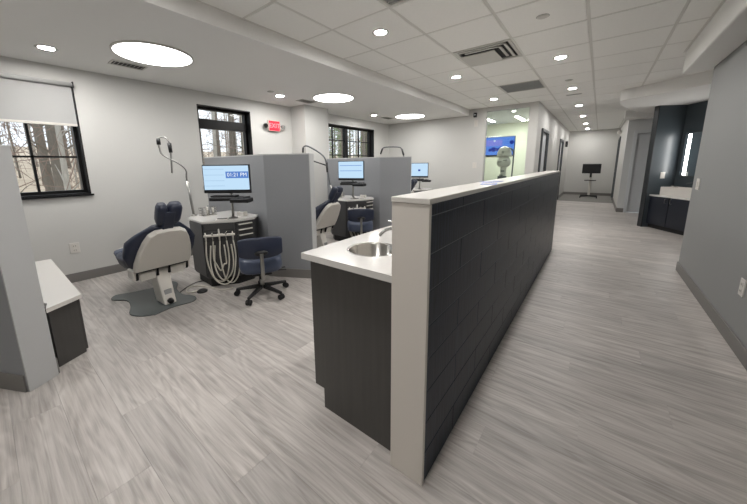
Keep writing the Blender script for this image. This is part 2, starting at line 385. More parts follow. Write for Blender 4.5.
# fascia between the two ceilings is the edge of the lower ceiling; right soffit and curved bulkhead
struct(MB().box(.635, XR, YN, 5.15, 2.262, ZC+.018).build('ceiling', 'ceiling_paint', bevel=.012))
def arc(cx, cy, r, a0, a1, n=8): return [(cx+r*math.cos(math.radians(a0+(a1-a0)*k/n)), cy+r*math.sin(math.radians(a0+(a1-a0)*k/n))) for k in range(n+1)]
cloud = [(2.78, 5.6), (2.2, 5.7), (1.6, 5.95), (1.15, 6.28), (.9, 6.5), (.6, 6.75), (.42, 6.88)] + arc(.36, 7.12, .2, -80, -190, 8)[1:] + [(.2, 7.5), (.3, 8.1), (.5, 8.8), (.9, 9.35), (1.6, 9.6), (2.78, 9.7)]
struct(MB().prism(cloud[::-1], 2.315, ZC+.018).build('ceiling', 'ceiling_paint', bevel=.01))
struct(MB().box(.36, XE-.02, 9.85, 10.2, 2.30, ZC+.018).build('ceiling', 'ceiling_paint', bevel=.01))

# vents in the grid
def cell(ci, rj): x0 = GX0 + SXX*(ci-3); y0 = GY0 + SYY*rj; return x0, x0+SXX, y0, y0+SYY
x0, x1, y0, y1 = cell(2, 1)
t = thing('ceiling_diffuser', 'white square air diffuser with dark nested slots set in the tile grid', 'air vent', ((x0+x1)/2, (y0+y1)/2, ZC))
a, b = SXX/2-.014, SYY/2-.014
MB().box(-a, a, -b, b, .012, .02).build('backing', 'vent_dark', t)
fr = MB(); fr.box(-a,a,-b,-b+.03,-.004,.012).box(-a,a,b-.03,b,-.004,.012).box(-a,-a+.03,-b+.03,b-.03,-.004,.012).box(a-.03,a,-b+.03,b-.03,-.004,.012); fr.build('frame', 'vent_white', t)
# stepped louvres: two nested L bars around a plain centre plate near the camera side
MB().box(-a+.03, a-.20, -b+.20, b-.03, -.006, .004).build('centre_plate', 'vent_white', t, bevel=.003, seg=1)
for k, d in enumerate((.055, .115)):
    l = MB(); l.box(-a+.03+.06*k, a-d, -b+d, -b+d+.028, -.005, .003); l.box(a-d-.028, a-d, -b+d, b-.06-.05*k, -.005, .003); l.build('louvre', 'vent_white', t)
def return_grille(ci, rj, label):
    x0, x1, y0, y1 = cell(ci, rj); t = thing('return_grille', label, 'air vent', ((x0+x1)/2, (y0+y1)/2, ZC))
    MB().box(-a, a, -b, b, .008, .02).build('core', 'vent_grey', t)
    fr = MB(); w_ = .014
    fr.box(-a,a,-b,-b+w_,-.003,.008).box(-a,a,b-w_,b,-.003,.008).box(-a,-a+w_,-b+w_,b-w_,-.003,.008).box(a-w_,a,-b+w_,b-w_,-.003,.008); fr.build('frame', 'vent_white', t)
    for k in range(18):
        yy = -b+.03+k*(2*b-.06)/17; MB().box(-a+w_, a-w_, yy-.004, yy+.004, .0, .008).build('slat', 'vent_grey', t)
return_grille(2, 4, 'plain grey return air grille set in the tile grid before the glass room')
return_grille(2, -2, 'grey return air grille cut off by the top edge of the photo')
def slot_vent(x, y, label):
    t = thing('slot_vent', label, 'air vent', (x, y, ZL), 0, 'slot vents in the low ceiling')
    MB().box(-.07, .07, -.14, .14, -.003, .0).build('backing', 'vent_dark', t)
    fr = MB(); fr.box(-.085,.085,-.155,-.14,-.008,0).box(-.085,.085,.14,.155,-.008,0).box(-.085,-.07,-.14,.14,-.008,0).box(.07,.085,-.14,.14,-.008,0); fr.build('frame', 'vent_white', t)
    for k in range(8):
        yy = -.12+k*.0343
        MB().obox((0, yy, -.007), (.14, .016, .0025), (Vector((1,0,0)), Vector((0,.8,.6)), Vector((0,-.6,.8)))).build('slat', 'vent_white', t)
slot_vent(-4.04, 1.17, 'slotted air vent beside the largest round ceiling light')
slot_vent(-4.02, 3.64, 'slotted air vent beside the middle round ceiling light')
slot_vent(-4.02, 6.15, 'slotted air vent beside the farthest round ceiling light')
t = thing('linear_vent', 'narrow grey linear vent between hallway downlights', 'air vent', (-.495, 6.88, ZC))
MB().box(-.12, .12, -.04, .04, -.006, 0).build('frame', 'vent_white', t, bevel=.002, seg=1); MB().box(-.105, .105, -.025, .025, -.008, -.006).build('slot', 'vent_grey', t)

# ------------------------------------------------------------------ ceiling lights
def downlight(x, y, z, label, group):
    t = thing('downlight', label, 'ceiling light', (x, y, z), 0, group)
    MB().lathe([(.078,0),(.079,-.004),(.058,-.006),(.053,-.002),(.053,0)], n=24).build('trim_ring', 'vent_white', t, smooth=True)
    MB().lathe([(.053,-.001),(.052,-.0035)], n=24).build('lens', 'downlight_lens', t)
for y, l in ((-1.35, 'small recessed downlight in low ceiling behind the viewpoint'), (.56, 'small recessed downlight in low ceiling by the shaded window'), (3.11, 'small recessed downlight in low ceiling above the red exit sign'), (5.63, 'small recessed downlight in low ceiling by the farthest window')):
    downlight(-4.03, y, ZL, l, 'downlights in the low ceiling')
for y, l in ((.6, 'recessed downlight in tile row over the counter, overhead and out of frame'), (2.51, 'large looking recessed downlight in ceiling tile nearest above the sink counter'), (4.40, 'recessed downlight in ceiling tile beside the slotted diffuser'), (6.33, 'recessed downlight in ceiling tile close to the glass room wall')):
    downlight(-1.72, y, ZC, l, 'downlights above the counter')
for y, l in ((-1.35, 'hallway downlight behind the viewpoint'), (.6, 'hallway downlight overhead near the viewpoint'), (2.5, 'hallway downlight just above the top of the frame'), (4.42, 'hallway downlight nearest the viewer, first in the row'), (6.33, 'second hallway downlight from the viewer'), (8.28, 'third hallway downlight from the viewer'), (10.21, 'fourth hallway downlight from the viewer'), (12.22, 'fifth hallway downlight from the viewer'), (14.1, 'farthest hallway downlight close to the end wall')):
    downlight(-.485, y, ZC, l, 'downlights along the hallway')
def disc(x, y, label):
    t = thing('round_ceiling_light', label, 'ceiling light', (x, y, ZL), 0, 'large round flush ceiling lights')
    MB().lathe([(.335,0),(.335,-.012),(.318,-.014),(.318,0)], n=48).build('rim', 'vent_white', t, smooth=False)
    MB().lathe([(.318,-.002),(.317,-.012)], n=48).build('diffuser', 'disc_lens', t)
disc(-3.49, 1.235, 'largest looking round glowing ceiling light, nearest the shaded window')
disc(-3.49, 3.75, 'middle one of three round glowing ceiling lights')
disc(-3.485, 6.26, 'farthest and smallest looking round glowing ceiling light')
for x, y, z, l in ((-.50, 3.13, ZC, 'white sprinkler cover cap on tile above the hallway'), (-.49, 5.67, ZC, 'small white sprinkler cap between hallway downlights'), (-3.9, 2.85, ZL, 'small sprinkler cap on low ceiling before middle round light'), (-3.9, 5.4, ZL, 'small sprinkler cap on low ceiling before farthest round light')):
    t = thing('sprinkler_cap', l, 'sprinkler', (x, y, z), 0, 'sprinkler caps')
    MB().lathe([(.045,0),(.045,-.006),(.03,-.012),(.001,-.013)], n=20).build('cover_plate', 'vent_white', t, smooth=True); MB().lathe([(.05,0),(.05,-.003),(.046,-.003)], n=20).build('ring', 'vent_grey', t)

# ------------------------------------------------------------------ windows
def window(name, y0, y1, z0, z1, vbars, hbars, thick_h=(), thick_v=()):
    r = senv(name, (XL, 0, 0)); xo, xi = -.19, -.11; fwid = .045
    f = MB(); f.box(xo,xi,y0,y0+fwid,z0,z1).box(xo,xi,y1-fwid,y1,z0,z1).box(xo,xi,y0+fwid,y1-fwid,z0,z0+fwid).box(xo,xi,y0+fwid,y1-fwid,z1-fwid,z1)
    f.build('frame', 'black_metal', r)
    lw = .012
    f = MB(); f.box(xi,-.001,y0,y0+lw,z0,z1).box(xi,-.001,y1-lw,y1,z0,z1).box(xi,-.001,y0+lw,y1-lw,z1-lw,z1).box(xi,-.001,y0+lw,y1-lw,z0,z0+lw)
    f.build('jamb_liner', 'black_metal', r)
    for v in thick_v: MB().box(xo, xi, v-.05, v+.05, z0+fwid, z1-fwid).build('mullion', 'black_metal', r)
    for (a_, b_) in thick_h: MB().box(xo, xi, y0+fwid, y1-fwid, a_, b_).build('transom', 'black_metal', r)
    for v in vbars: MB().box(-.165, -.135, v-.011, v+.011, z0+fwid, z1-fwid).build('muntin', 'black_metal', r)
    for h in hbars: MB().box(-.165, -.135, y0+fwid, y1-fwid, h-.01, h+.01).build('muntin', 'black_metal', r)
    MB().box(-.153, -.147, y0+fwid, y1-fwid, z0+fwid, z1-fwid).build('pane', 'clear_glass', r)
    MB().box(.0, .03, y0-.02, y1+.02, z0-.02, z0).build('sill', 'black_metal', r)
window('window_1', *W1, vbars=(.40, -.52), hbars=(1.42,), thick_v=(-.07,))
window('window_2', *W2, vbars=(), hbars=(), thick_h=((1.86, 2.0),))
window('window_3', *W3, vbars=(5.06, 6.0), hbars=(1.52, 1.85), thick_v=(5.5,), thick_h=())
t = thing('roller_shade', 'pale roller shade half lowered over the near window', 'window shade', (XL, 0, 0))
MB().box(.004, .008, W1[0]+.02, W1[1]-.02, 1.775, 2.19).build('shade_cloth', 'shade_cloth', t)
MB().box(0, .014, W1[0]+.02, W1[1]-.02, 1.75, 1.775).build('bottom_rail', 'white_plastic', t, bevel=.003)
MB().cyl((.03, W1[0]+.01, 2.185), (.03, W1[1]-.01, 2.185), .022, n=14).build('roller_tube', 'shade_cloth', t, smooth=True)
MB().box(.0, .055, W1[1]-.012, W1[1]-.002, 2.155, 2.215).build('bracket', 'black_plastic', t)

# ------------------------------------------------------------------ woods outside
GZ = -.7
tag(MB().add([(-45,-40,GZ+4.2),(XL-.25,-40,GZ-.1),(XL-.25,60,GZ-.1),(-45,60,GZ+4.2)], [(0,1,2,3)]).build('ground', 'leaf_litter'), kind='structure')
spots = []
views = ((.0, .8, 44, 'shaded near window'), (2.1, 2.95, 34, 'window beside the exit sign'), (4.78, 6.46, 34, 'farthest window'))
for (wy0, wy1, cnt, where) in views:
    got = 0; tries = 0
    while got < cnt and tries < 9000:
        tries += 1
        x = -8.0 - random.random()*20
        y = (wy0 + (wy1-wy0)*random.random())*x/XL + random.gauss(0, .5 + .03*abs(x))
        if not all((x-a_)**2 + (y-b_)**2 > .8 for a_, b_ in spots): continue
        spots.append((x, y)); got += 1
        r = .035 + random.random()**2*.10; h = 6 + random.random()*4; pale = random.random() < .35
        z0 = GZ - .1 + (XL-x)*.107; lean = (random.random()-.5)*.4; l2 = (random.random()-.5)*.45
        tone = ('pale ' if pale else 'dark ') + ('thick' if r > .075 else 'slender')
        deep = 'close to the glass' if x > -13 else ('farther back' if x > -20 else 'deep in the woods')
        t = thing('bare_tree', f'{tone} bare tree {deep} outside the {where}', 'tree', (x, y, z0-.1), 0, f'{tone} bare trees {deep} outside the {where}')
        MB().tube(smooth_path([(0,0,0),(lean*.2,l2*.2,h*.3),(lean*.5,l2*.6,h*.65),(lean,l2,h)], 4), [r*1.25]+[r*(1-.75*i/12) for i in range(12)], 7).build('trunk', 'bark_pale' if pale else 'bark', t, smooth=True)
        bq = MB()
        for q in range(12):
            zz = h*(.08+.7*random.random()); aa = random.random()*2*PI; ln = .2+random.random()*.45; ff = zz/h
            p = Vector((lean*ff*ff, l2*ff*ff, zz)); d = Vector((math.cos(aa), math.sin(aa), .3+random.random()*.7))
            bq.tube([p, p+d*ln*.5+Vector((0,0,.06)), p+d*ln], [r*.3, r*.2, r*.06], 4)
        tag(bq.build('branches', 'bark_pale' if pale else 'bark', t), kind='stuff')
bq = MB(); random.seed(11)
for k in range(7000):
    x = -8.5 - random.random()*20; y = -6 + random.random()*(20 + (-x)*1.0); z = GZ + (XL-x)*.107 + random.random()**.7*4.2
    dd = Vector((random.gauss(0,.5), random.gauss(0,.5), random.gauss(.5,.6))).normalized()*(.25+random.random()*.5); ss = dd.cross(Vector((1,.4,.1))).normalized()*(.004+random.random()*.012)
    c = Vector((x,y,z)); bq.add([c-dd-ss, c-dd+ss, c+dd+ss*.4, c+dd-ss*.4], [(0,1,2,3)])
tag(bq.build('underbrush', 'brush'), 'tangle of thin bare twigs and underbrush between the trees outside', 'underbrush', kind='stuff')
def shrub(x, y, h, r, label):
    t = thing('evergreen_tree', label, 'tree', (x, y, GZ-.1), 0, 'evergreens outside the windows')
    MB().tube([(0,0,0),(0,0,h)], [.07,.02], 6).build('trunk', 'bark', t)
    q = MB()
    for k in range(1300):
        u = random.random(); z = .3 + (h-.3)*u; rr = r*(1-u*.85)*math.sqrt(random.random()); an = random.random()*2*PI
        c = Vector((rr*math.cos(an), rr*math.sin(an), z)); d = Vector((random.gauss(0,1), random.gauss(0,1), random.gauss(0,.5))).normalized()*.1; e = Vector((random.gauss(0,1), random.gauss(0,1), random.gauss(0,1))).normalized()*.03
        q.add([c-d, c+e, c+d, c-e], [(0,1,2,3)])
    tag(q.build('foliage', 'evergreen', t), kind='stuff')
for a_ in ((-10.5, 6.6, 3.6, 1.0, 'leafy evergreen seen through the window beside the exit sign'), (-10.8, 11.6, 4.6, 1.3, 'leafy evergreen seen in left panes of the farthest window'), (-11.6, 15.4, 4.6, 1.4, 'leafy evergreen seen in right panes of the farthest window'), (-16, 18.6, 6.0, 1.8, 'evergreen deep in the woods behind the farthest window')): shrub(*a_)

# ------------------------------------------------------------------ half wall with navy tile
XW0, XW1, YW0, YW1, HW = -.588, -.44, .9325, 5.159, 1.174
hw = thing('half_wall', 'long half wall clad in dark navy tile with white cap and end panel', 'half wall', ((XW0+XW1)/2, YW0, 0))
ox, oy = (XW0+XW1)/2, YW0
MB().box(XW0-ox, XW1-ox-.012, .018, YW1-oy, 0, HW-.0205).build('core', 'panel_white', hw)
MB().box(XW0-ox-.001, XW1-ox+.002, 0, .018, 0, HW-.021).build('end_panel', 'panel_white', hw, bevel=.0015, seg=1)
MB().box(XW0-ox-.002, XW1-ox+.004, -.004, YW1-oy+.006, HW-.0195, HW).build('cap', 'solid_white', hw, bevel=.002, seg=1)
MB().box(XW1-ox-.012, XW1-ox-.0015, .018, YW1-oy, 0, HW-.0205).build('grout', 'grout', hw)
MB().box(XW0-ox, XW1-ox+.001, YW1-oy, YW1-oy+.01, 0, HW-.0205).build('far_end_panel', 'panel_white', hw)
zr = [HW-.0205]; z = 1.111
while z > .01: zr.append(z); z -= .1385
zr.append(.002); TLN = .62; tc = {}
for k in range(len(zr)-1):
    z1, z0 = zr[k], zr[k+1]
    yb = YW0+.019; ys = [yb]; yy = yb + (TLN if k % 2 == 1 else TLN/2)
    while yy < YW1-.02: ys.append(yy); yy += TLN
    ys.append(YW1)
    for j in range(len(ys)-1):
        key = (round(ys[j+1]-ys[j], 3), round(z1-z0, 3))
        if key not in tc:
            q = MB(); q.obox((0,0,0), (.008, key[0]-.0018, key[1]-.0032)); bm = bmesh.new(); me = q.mesh('wall_tile'); bm.from_mesh(me)
            bmesh.ops.bevel(bm, geom=[e for e in bm.edges], offset=.0015, segments=1, affect='EDGES'); bm.to_mesh(me); bm.free(); me.materials.append(MATS['navy_tile']); tc[key] = me
        o = bpy.data.objects.new('wall_tile', tc[key]); COL.objects.link(o); o.parent = hw
        o.location = (XW1-ox-.004, (ys[j]+ys[j+1])/2-oy, (z0+z1)/2)

# flyers on the cap
for i, (x, y, rz, l) in enumerate(((-.485, 1.80, .2, 'pale blue printed flyer lying nearest on the half wall cap'), (-.53, 2.02, -.15, 'pale blue flyer lying behind the first on the half wall cap'))):
    t = thing('flyer', l, 'flyer', (x, y, HW), rz, 'flyers on the half wall')
    MB().box(-.04, .04, -.085, .085, 0, .0025).build('sheet', 'paper_blue', t)
    q = MB()
    for j in range(5): q.box(-.03, .03-.01*(j%2), -.065+j*.028, -.055+j*.028, .0025, .003)
    q.build('print', 'solid_white', t)

# ------------------------------------------------------------------ counter with round sinks
XC0, YC0, HC = -1.118, .936, .866
cab_y = .985
names = ['nearest base cabinet under the round sink, dark woodgrain end panel', 'second dark woodgrain base cabinet from the near end of the counter', 'third dark woodgrain base cabinet from the near end of the counter', 'fourth dark woodgrain base cabinet from the near end of the counter', 'last dark woodgrain base cabinet at the far end of the counter']
CWD = (YW1-.05-cab_y)/5
SINKCAB = (0, 2)
for k in range(5):
    t = thing('base_cabinet', names[k], 'cabinet', (XC0+.012, cab_y+k*CWD, 0), 0, 'base cabinets under the sink counter')
    W_ = XW0-XC0-.012-.003; ztop = HC-.032
    if k == 0:
        MB().slab([(0,0,.115),(0,0,ztop),(W_,0,ztop),(W_,0,0),(.065,0,0),(.065,0,.115)], (0,.02,0)).build('end_panel', 'woodgrain_dark', t)
        b_ = MB(); b_.box(.02, W_, .02, CWD-.002, .10, .62); b_.build('body', 'woodgrain_dark', t)
    else:
        MB().box(.02, W_, .0, CWD-.002, .10, .62 if k in SINKCAB else ztop).build('body', 'woodgrain_dark', t)
    MB().box(.07, W_, .02 if k == 0 else 0, CWD-.002, 0, .10).build('toe_kick', 'toe_black', t)
    for s in range(2):
        y0 = .022 + s*(CWD-.026)/2 if k == 0 else .003 + s*(CWD-.006)/2
        wdt = (CWD-.026)/2 if k == 0 else (CWD-.006)/2
        d = MB().box(0, .018, y0, y0+wdt-.003, .103, ztop-.004).build('door', 'woodgrain_dark', t, bevel=.0015, seg=1)
        hy = y0 + (wdt-.05 if s == 0 else .047)
        MB().tube([(0,hy,.62),(-.03,hy,.62),(-.03,hy,.76),(0,hy,.76)], .005, 6).build('handle', 'brushed', d)
ct = MB(); SKX, SKY, SKR = -.87, 1.20, .135
def holed(b, x0, x1, y0, y1, z0, z1, cx, cy, r, n=48):
    ins = []; out = []
    for k in range(n):
        a_ = 2*PI*k/n + PI/4; c, s = math.cos(a_), math.sin(a_); ins.append((cx+r*c, cy+r*s))
        tt = min([(x1-cx)/c if c > 1e-9 else 1e9, (x0-cx)/c if c < -1e-9 else 1e9, (y1-cy)/s if s > 1e-9 else 1e9, (y0-cy)/s if s < -1e-9 else 1e9])
        out.append((cx+c*tt, cy+s*tt))
    # snap nearest to the corners
    for cxn in ((x0,y0),(x1,y0),(x1,y1),(x0,y1)):
        i = min(range(n), key=lambda q: (out[q][0]-cxn[0])**2 + (out[q][1]-cxn[1])**2); out[i] = cxn
    P = [(x,y,z1) for x,y in ins] + [(x,y,z1) for x,y in out] + [(x,y,z0) for x,y in ins] + [(x,y,z0) for x,y in out]; fs = []
    for k in range(n):
        j = (k+1) % n
        fs += [(k, n+k, n+j, j), (2*n+k, 2*n+j, 3*n+j, 3*n+k), (k, j, 2*n+j, 2*n+k), (n+k, 3*n+k, 3*n+j, n+j)]
    b.add(P, fs)
holed(ct, XC0, XW0-.002, YC0, 1.5, HC-.03, HC, SKX, SKY, SKR)
holed(ct, XC0, XW0-.002, 1.5, 3.9, HC-.03, HC, SKX, 3.2, SKR)
ct.box(XC0, XW0-.002, 3.9, YW1-.03, HC-.03, HC)
tag(ct.build('countertop', 'quartz'), 'white quartz countertop with cut-out for round sink, along the half wall', 'countertop')
def sink(y, l):
    t = thing('round_sink', l, 'sink', (SKX, y, HC), 0, 'sinks in the counter')
    MB().lathe([(SKR-.001,0),(SKR-.003,.0015),(SKR-.010,.0015),(SKR-.014,-.004),(SKR-.018,-.09),(.07,-.125),(.022,-.128)], n=40, closed=False).build('bowl', 'steel', t, smooth=True)
    MB().lathe([(.022,-.128),(.02,-.131),(.001,-.131)], n=16).build('drain', 'chrome', t, smooth=True)
def faucet(y, l):
    t = thing('faucet', l, 'faucet', (-.745, y, HC), 0, 'faucets at the counter')
    MB().lathe([(.028,0),(.028,.006),(.018,.012),(.017,.075),(.001,.078)], n=18).build('body', 'chrome', t, smooth=True)
    MB().tube(smooth_path([(0,0,.05),(-.02,0,.075),(-.08,-.01,.085),(-.15,-.02,.065),(-.185,-.03,.03)], 6), .011, 10).build('spout', 'chrome', t, smooth=True)
    MB().tube([(0,0,.078),(-.02,0,.10),(-.15,.0,.115)], [.008,.007,.004], 8).build('lever', 'chrome', t, smooth=True)
sink(SKY, 'round stainless steel sink set in the near end of the white counter'); faucet(1.38, 'chrome arched faucet behind the near round sink')
sink(3.2, 'round steel sink farther along the counter, hidden by the half wall'); faucet(3.42, 'chrome faucet farther along the counter behind the half wall')

# ------------------------------------------------------------------ bay partitions
def partition(F, label, L=-1.88):
    t = thing('partition', label, 'partition', (F[0], F[1], 0), 0, 'grey bay partitions with angled ends')
    H = 1.42; bd = (-.48,-.25); bk = (-.477,-.095); e1 = (-.072,.13)
    MB().prism([(L,-.25), bd, bk, (L,-.095)], 0, H-.012).build('panel', 'partition_grey', t)
    MB().prism([bd, (-.008,-.004), (-.08,.126), bk], 0, H-.012).build('angled_panel', 'partition_grey', t)
    MB().prism([(-.008,-.004), (0,0), (-.075,.13), (-.083,.126)], 0, H-.012).build('end_panel', 'partition_edge', t)
    MB().prism([(L-.002,-.252), (bd[0]+.0005,-.252), (.002,-.001), (-.074,.132), (bk[0]-.001,-.093), (L-.002,-.093)], H-.012, H).build('cap', 'partition_edge', t)
    MB().prism([(L,-.262), (bd[0]+.003,-.262), (-.012,-.016), (-.018,-.006), (bd[0]+.0,-.25), (L,-.25)], 0, BH).build('baseboard', 'baseboard_grey', t)
    MB().prism([(L,-.095), (bk[0]-.0,-.095), (-.088,.128), (-.095,.138), (bk[0]-.003,-.083), (L,-.083)], 0, BH).build('baseboard', 'baseboard_grey', t)
    return t
partition((-2.50, .01), 'grey partition cut off at the left edge of the photo, angled end near viewer')
partition((-2.47, 2.25), 'grey partition behind the nearest stool and monitor')
partition((-2.50, 4.57), 'grey partition behind the second bay, below the farthest window')

# low cabinet behind the nearest partition
t = thing('low_cabinet', 'low dark cabinet with pale top beside the left partition', 'cabinet', (-2.67, .15, 0))
poly = [(0,.004), (-.09,.165), (-1.4,.165), (-1.4,-.075), (-.325,-.075), (-.28,-.075)]
MB().prism([(.0,.006), (-.085,.155), (-1.4,.155), (-1.4,-.07), (-.255,-.07), (-.14,-.045)], .0, .405).build('body', 'woodgrain_dark', t)
MB().prism([(.055,-.005), (-.066,.178), (-1.41,.178), (-1.41,-.075), (-.24,-.075), (-.05,.012)], .405, .433).build('top', 'solid_white', t)
for k in range(3):
    d = MB().box(-1.39+k*.435, -1.39+k*.435+.43, .155, .168, .02, .395).build('door', 'woodgrain_dark', t)
    MB().box(-1.2+k*.435, -1.1+k*.435, .168, .18, .33, .34).build('handle', 'brushed', d)

# ------------------------------------------------------------------ dental chair
def make_chair():
    t = thing('dental_chair', 'navy and white dental chair nearest the viewer, seen from behind', 'dental chair', (-3.27, .96, 0), math.radians(92), 'dental chairs in the bays')
    # floor plate with wavy outline (local: chair faces +Y)
    pl = [(-.17,-.30),(-.02,-.27),(.16,-.30),(.22,-.20),(.17,-.04),(.20,.16),(.28,.34),(.22,.46),(.05,.40),(-.10,.44),(-.24,.50),(-.30,.40),(-.22,.26),(-.24,.08),(-.30,-.10),(-.26,-.22)]
    sp = smooth_path([(a_,b_,0) for a_,b_ in pl+[pl[0]]], 4)[:-1]
    MB().prism([(p.x, p.y) for p in sp], .0, .012).build('base_plate', 'plate_glass', t, bevel=.003, seg=1)
    # lift column
    c = MB(); c.loft([[(-.052,-.20,.012),(.052,-.20,.012),(.052,.0,.012),(-.052,.0,.012)], [(-.055,-.15,.16),(.055,-.15,.16),(.055,.04,.16),(-.055,.04,.16)], [(-.06,-.10,.32),(.06,-.10,.32),(.06,.10,.32),(-.06,.10,.32)]])
    co = c.build('lift_column', 'white_plastic', t, bevel=.012, seg=2)
    MB().cyl((0,-.186,.048), (0,-.215,.042), .026, .024, 16).build('knob', 'black_plastic', co, smooth=True)
    MB().box(-.03, .03, -.168, -.14, .10, .15).build('cover_plate', 'vent_grey', co)
    # under-seat frame
    MB().box(-.17, .17, -.10, .36, .30, .35).build('seat_frame', 'white_plastic', t, bevel=.015)
    MB().tube([(-.21,-.11,.30),(-.21,-.14,.375),(-.05,-.14,.375),(-.05,-.12,.30)], .014, 6).build('pivot_bar', 'black_metal', t)
    MB().tube([(.21,-.11,.30),(.21,-.14,.375),(.05,-.14,.375),(.05,-.12,.30)], .014, 6).build('pivot_bar', 'black_metal', t)
    for s in (-1, 1): MB().box(s*.21-.03, s*.21+.03, -.12, .02, .30, .39).build('hinge_cover', 'white_plastic', t, bevel=.01)
    for s in (-1, 1): MB().box(min(s*.06,s*.185), max(s*.06,s*.185), -.115, -.02, .275, .355).build('under_cover', 'white_plastic', t, bevel=.008)
    # seat and leg rest: lofted cross sections along y
    def pad(ys, name, m):
        rings = []
        for (y_, w_, z0, z1, dish) in ys:
            ring = []
            for k in range(16):
                a_ = 2*PI*k/16; cx, sz = math.cos(a_), math.sin(a_)
                px = w_*math.copysign(abs(cx)**.6, cx); pz = .05 + (z0+z1)/2 + (z1-z0)/2*math.copysign(abs(sz)**.6, sz)
                if sz > 0: pz += dish*(px/w_)**2
                ring.append((px, y_, pz))
            rings.append(ring)
        return MB().loft(rings).build(name, m, t, smooth=True)
    pad([(-.10,.17,.31,.37,.05),(-.05,.225,.30,.40,.07),(.12,.24,.30,.39,.05),(.28,.235,.31,.40,.03),(.38,.22,.32,.42,.01)], 'seat', 'navy_vinyl')
    pad([(.36,.21,.32,.42,.01),(.47,.20,.33,.42,.0),(.60,.18,.33,.41,.0),(.68,.15,.33,.39,0)], 'leg_rest', 'slate_vinyl')
    pad([(.67,.14,.325,.395,0),(.71,.13,.33,.39,0),(.735,.10,.34,.38,0)], 'foot_cover', 'white_plastic')
    # backrest plane: origin (0,-.10,.34), direction up-back
    d = Vector((0,-.50,.866)); n = Vector((0,.866,.5)); o = Vector((0,-.12,.40))   # n points to the sitter
    def P3(u, v_, h): return o + Vector((u,0,0)) + d*v_ + n*h
    outl = [(-.235,.0),(-.235,.08),(-.215,.20),(-.185,.31),(-.15,.385),(-.10,.42),(0,.43),(.10,.42),(.15,.385),(.185,.31),(.215,.20),(.235,.08),(.235,.0)]
    MB().loft([[P3(u*.94, v_*.97+.01, -.055) for u, v_ in outl], [P3(u, v_, -.035) for u, v_ in outl], [P3(u, v_, .0) for u, v_ in outl]]).build('back_shell', 'white_plastic', t, bevel=.004, seg=1)
    rings = []
    for (v_, w_, th) in ((-.02,.20,.05),(.02,.265,.08),(.12,.295,.11),(.24,.285,.11),(.32,.235,.085),(.39,.17,.06),(.44,.12,.045)):
        ring = []
        for k in range(20):
            a_ = 2*PI*k/20; cx, sn = math.cos(a_), math.sin(a_)
            px = w_*math.copysign(abs(cx)**.65, cx); ph = .002 + th*.5*(1+math.copysign(abs(sn)**.7, sn))
            if sn > 0: ph += .075*(px/.29)**2*sn       # side bolsters curl forward
            ring.append(P3(px, v_, ph))
        rings.append(ring)
    MB().loft(rings).build('back_cushion', 'navy_vinyl', t, smooth=True)
    # headrest: stem and folded pad
    MB().obox(P3(0,.50,-.01), (.085,.20,.022), (Vector((1,0,0)), d, n)).build('headrest_stem', 'navy_vinyl', t, bevel=.006)
    for s, wd in ((-1, .08), (1, .115)):
        rr = []
        for (v_, k2) in ((.46,.7),(.50,.95),(.56,1.0),(.62,1.0),(.655,.8)):
            c0 = P3(s*.052, v_, .03); rr.append([c0 + Vector((math.copysign(abs(math.cos(a_))**.5, math.cos(a_))*wd*.48*k2,0,0)) + n*(math.copysign(abs(math.sin(a_))**.5, math.sin(a_))*.045*k2) for a_ in [2*PI*q/14 for q in range(14)]])
        MB().loft(rr).build('headrest_pad', 'navy_vinyl', t, smooth=True)
    return t
chair1 = make_chair()
DY = 2.29
copy_tree(chair1, None, (-3.28, 3.08, 0), math.radians(95), 'navy and white dental chair in the middle bay, behind the first partition')
copy_tree(chair1, None, (-3.28, 5.33, 0), math.radians(95), 'navy dental chair in the farthest bay, mostly hidden by the second partition')

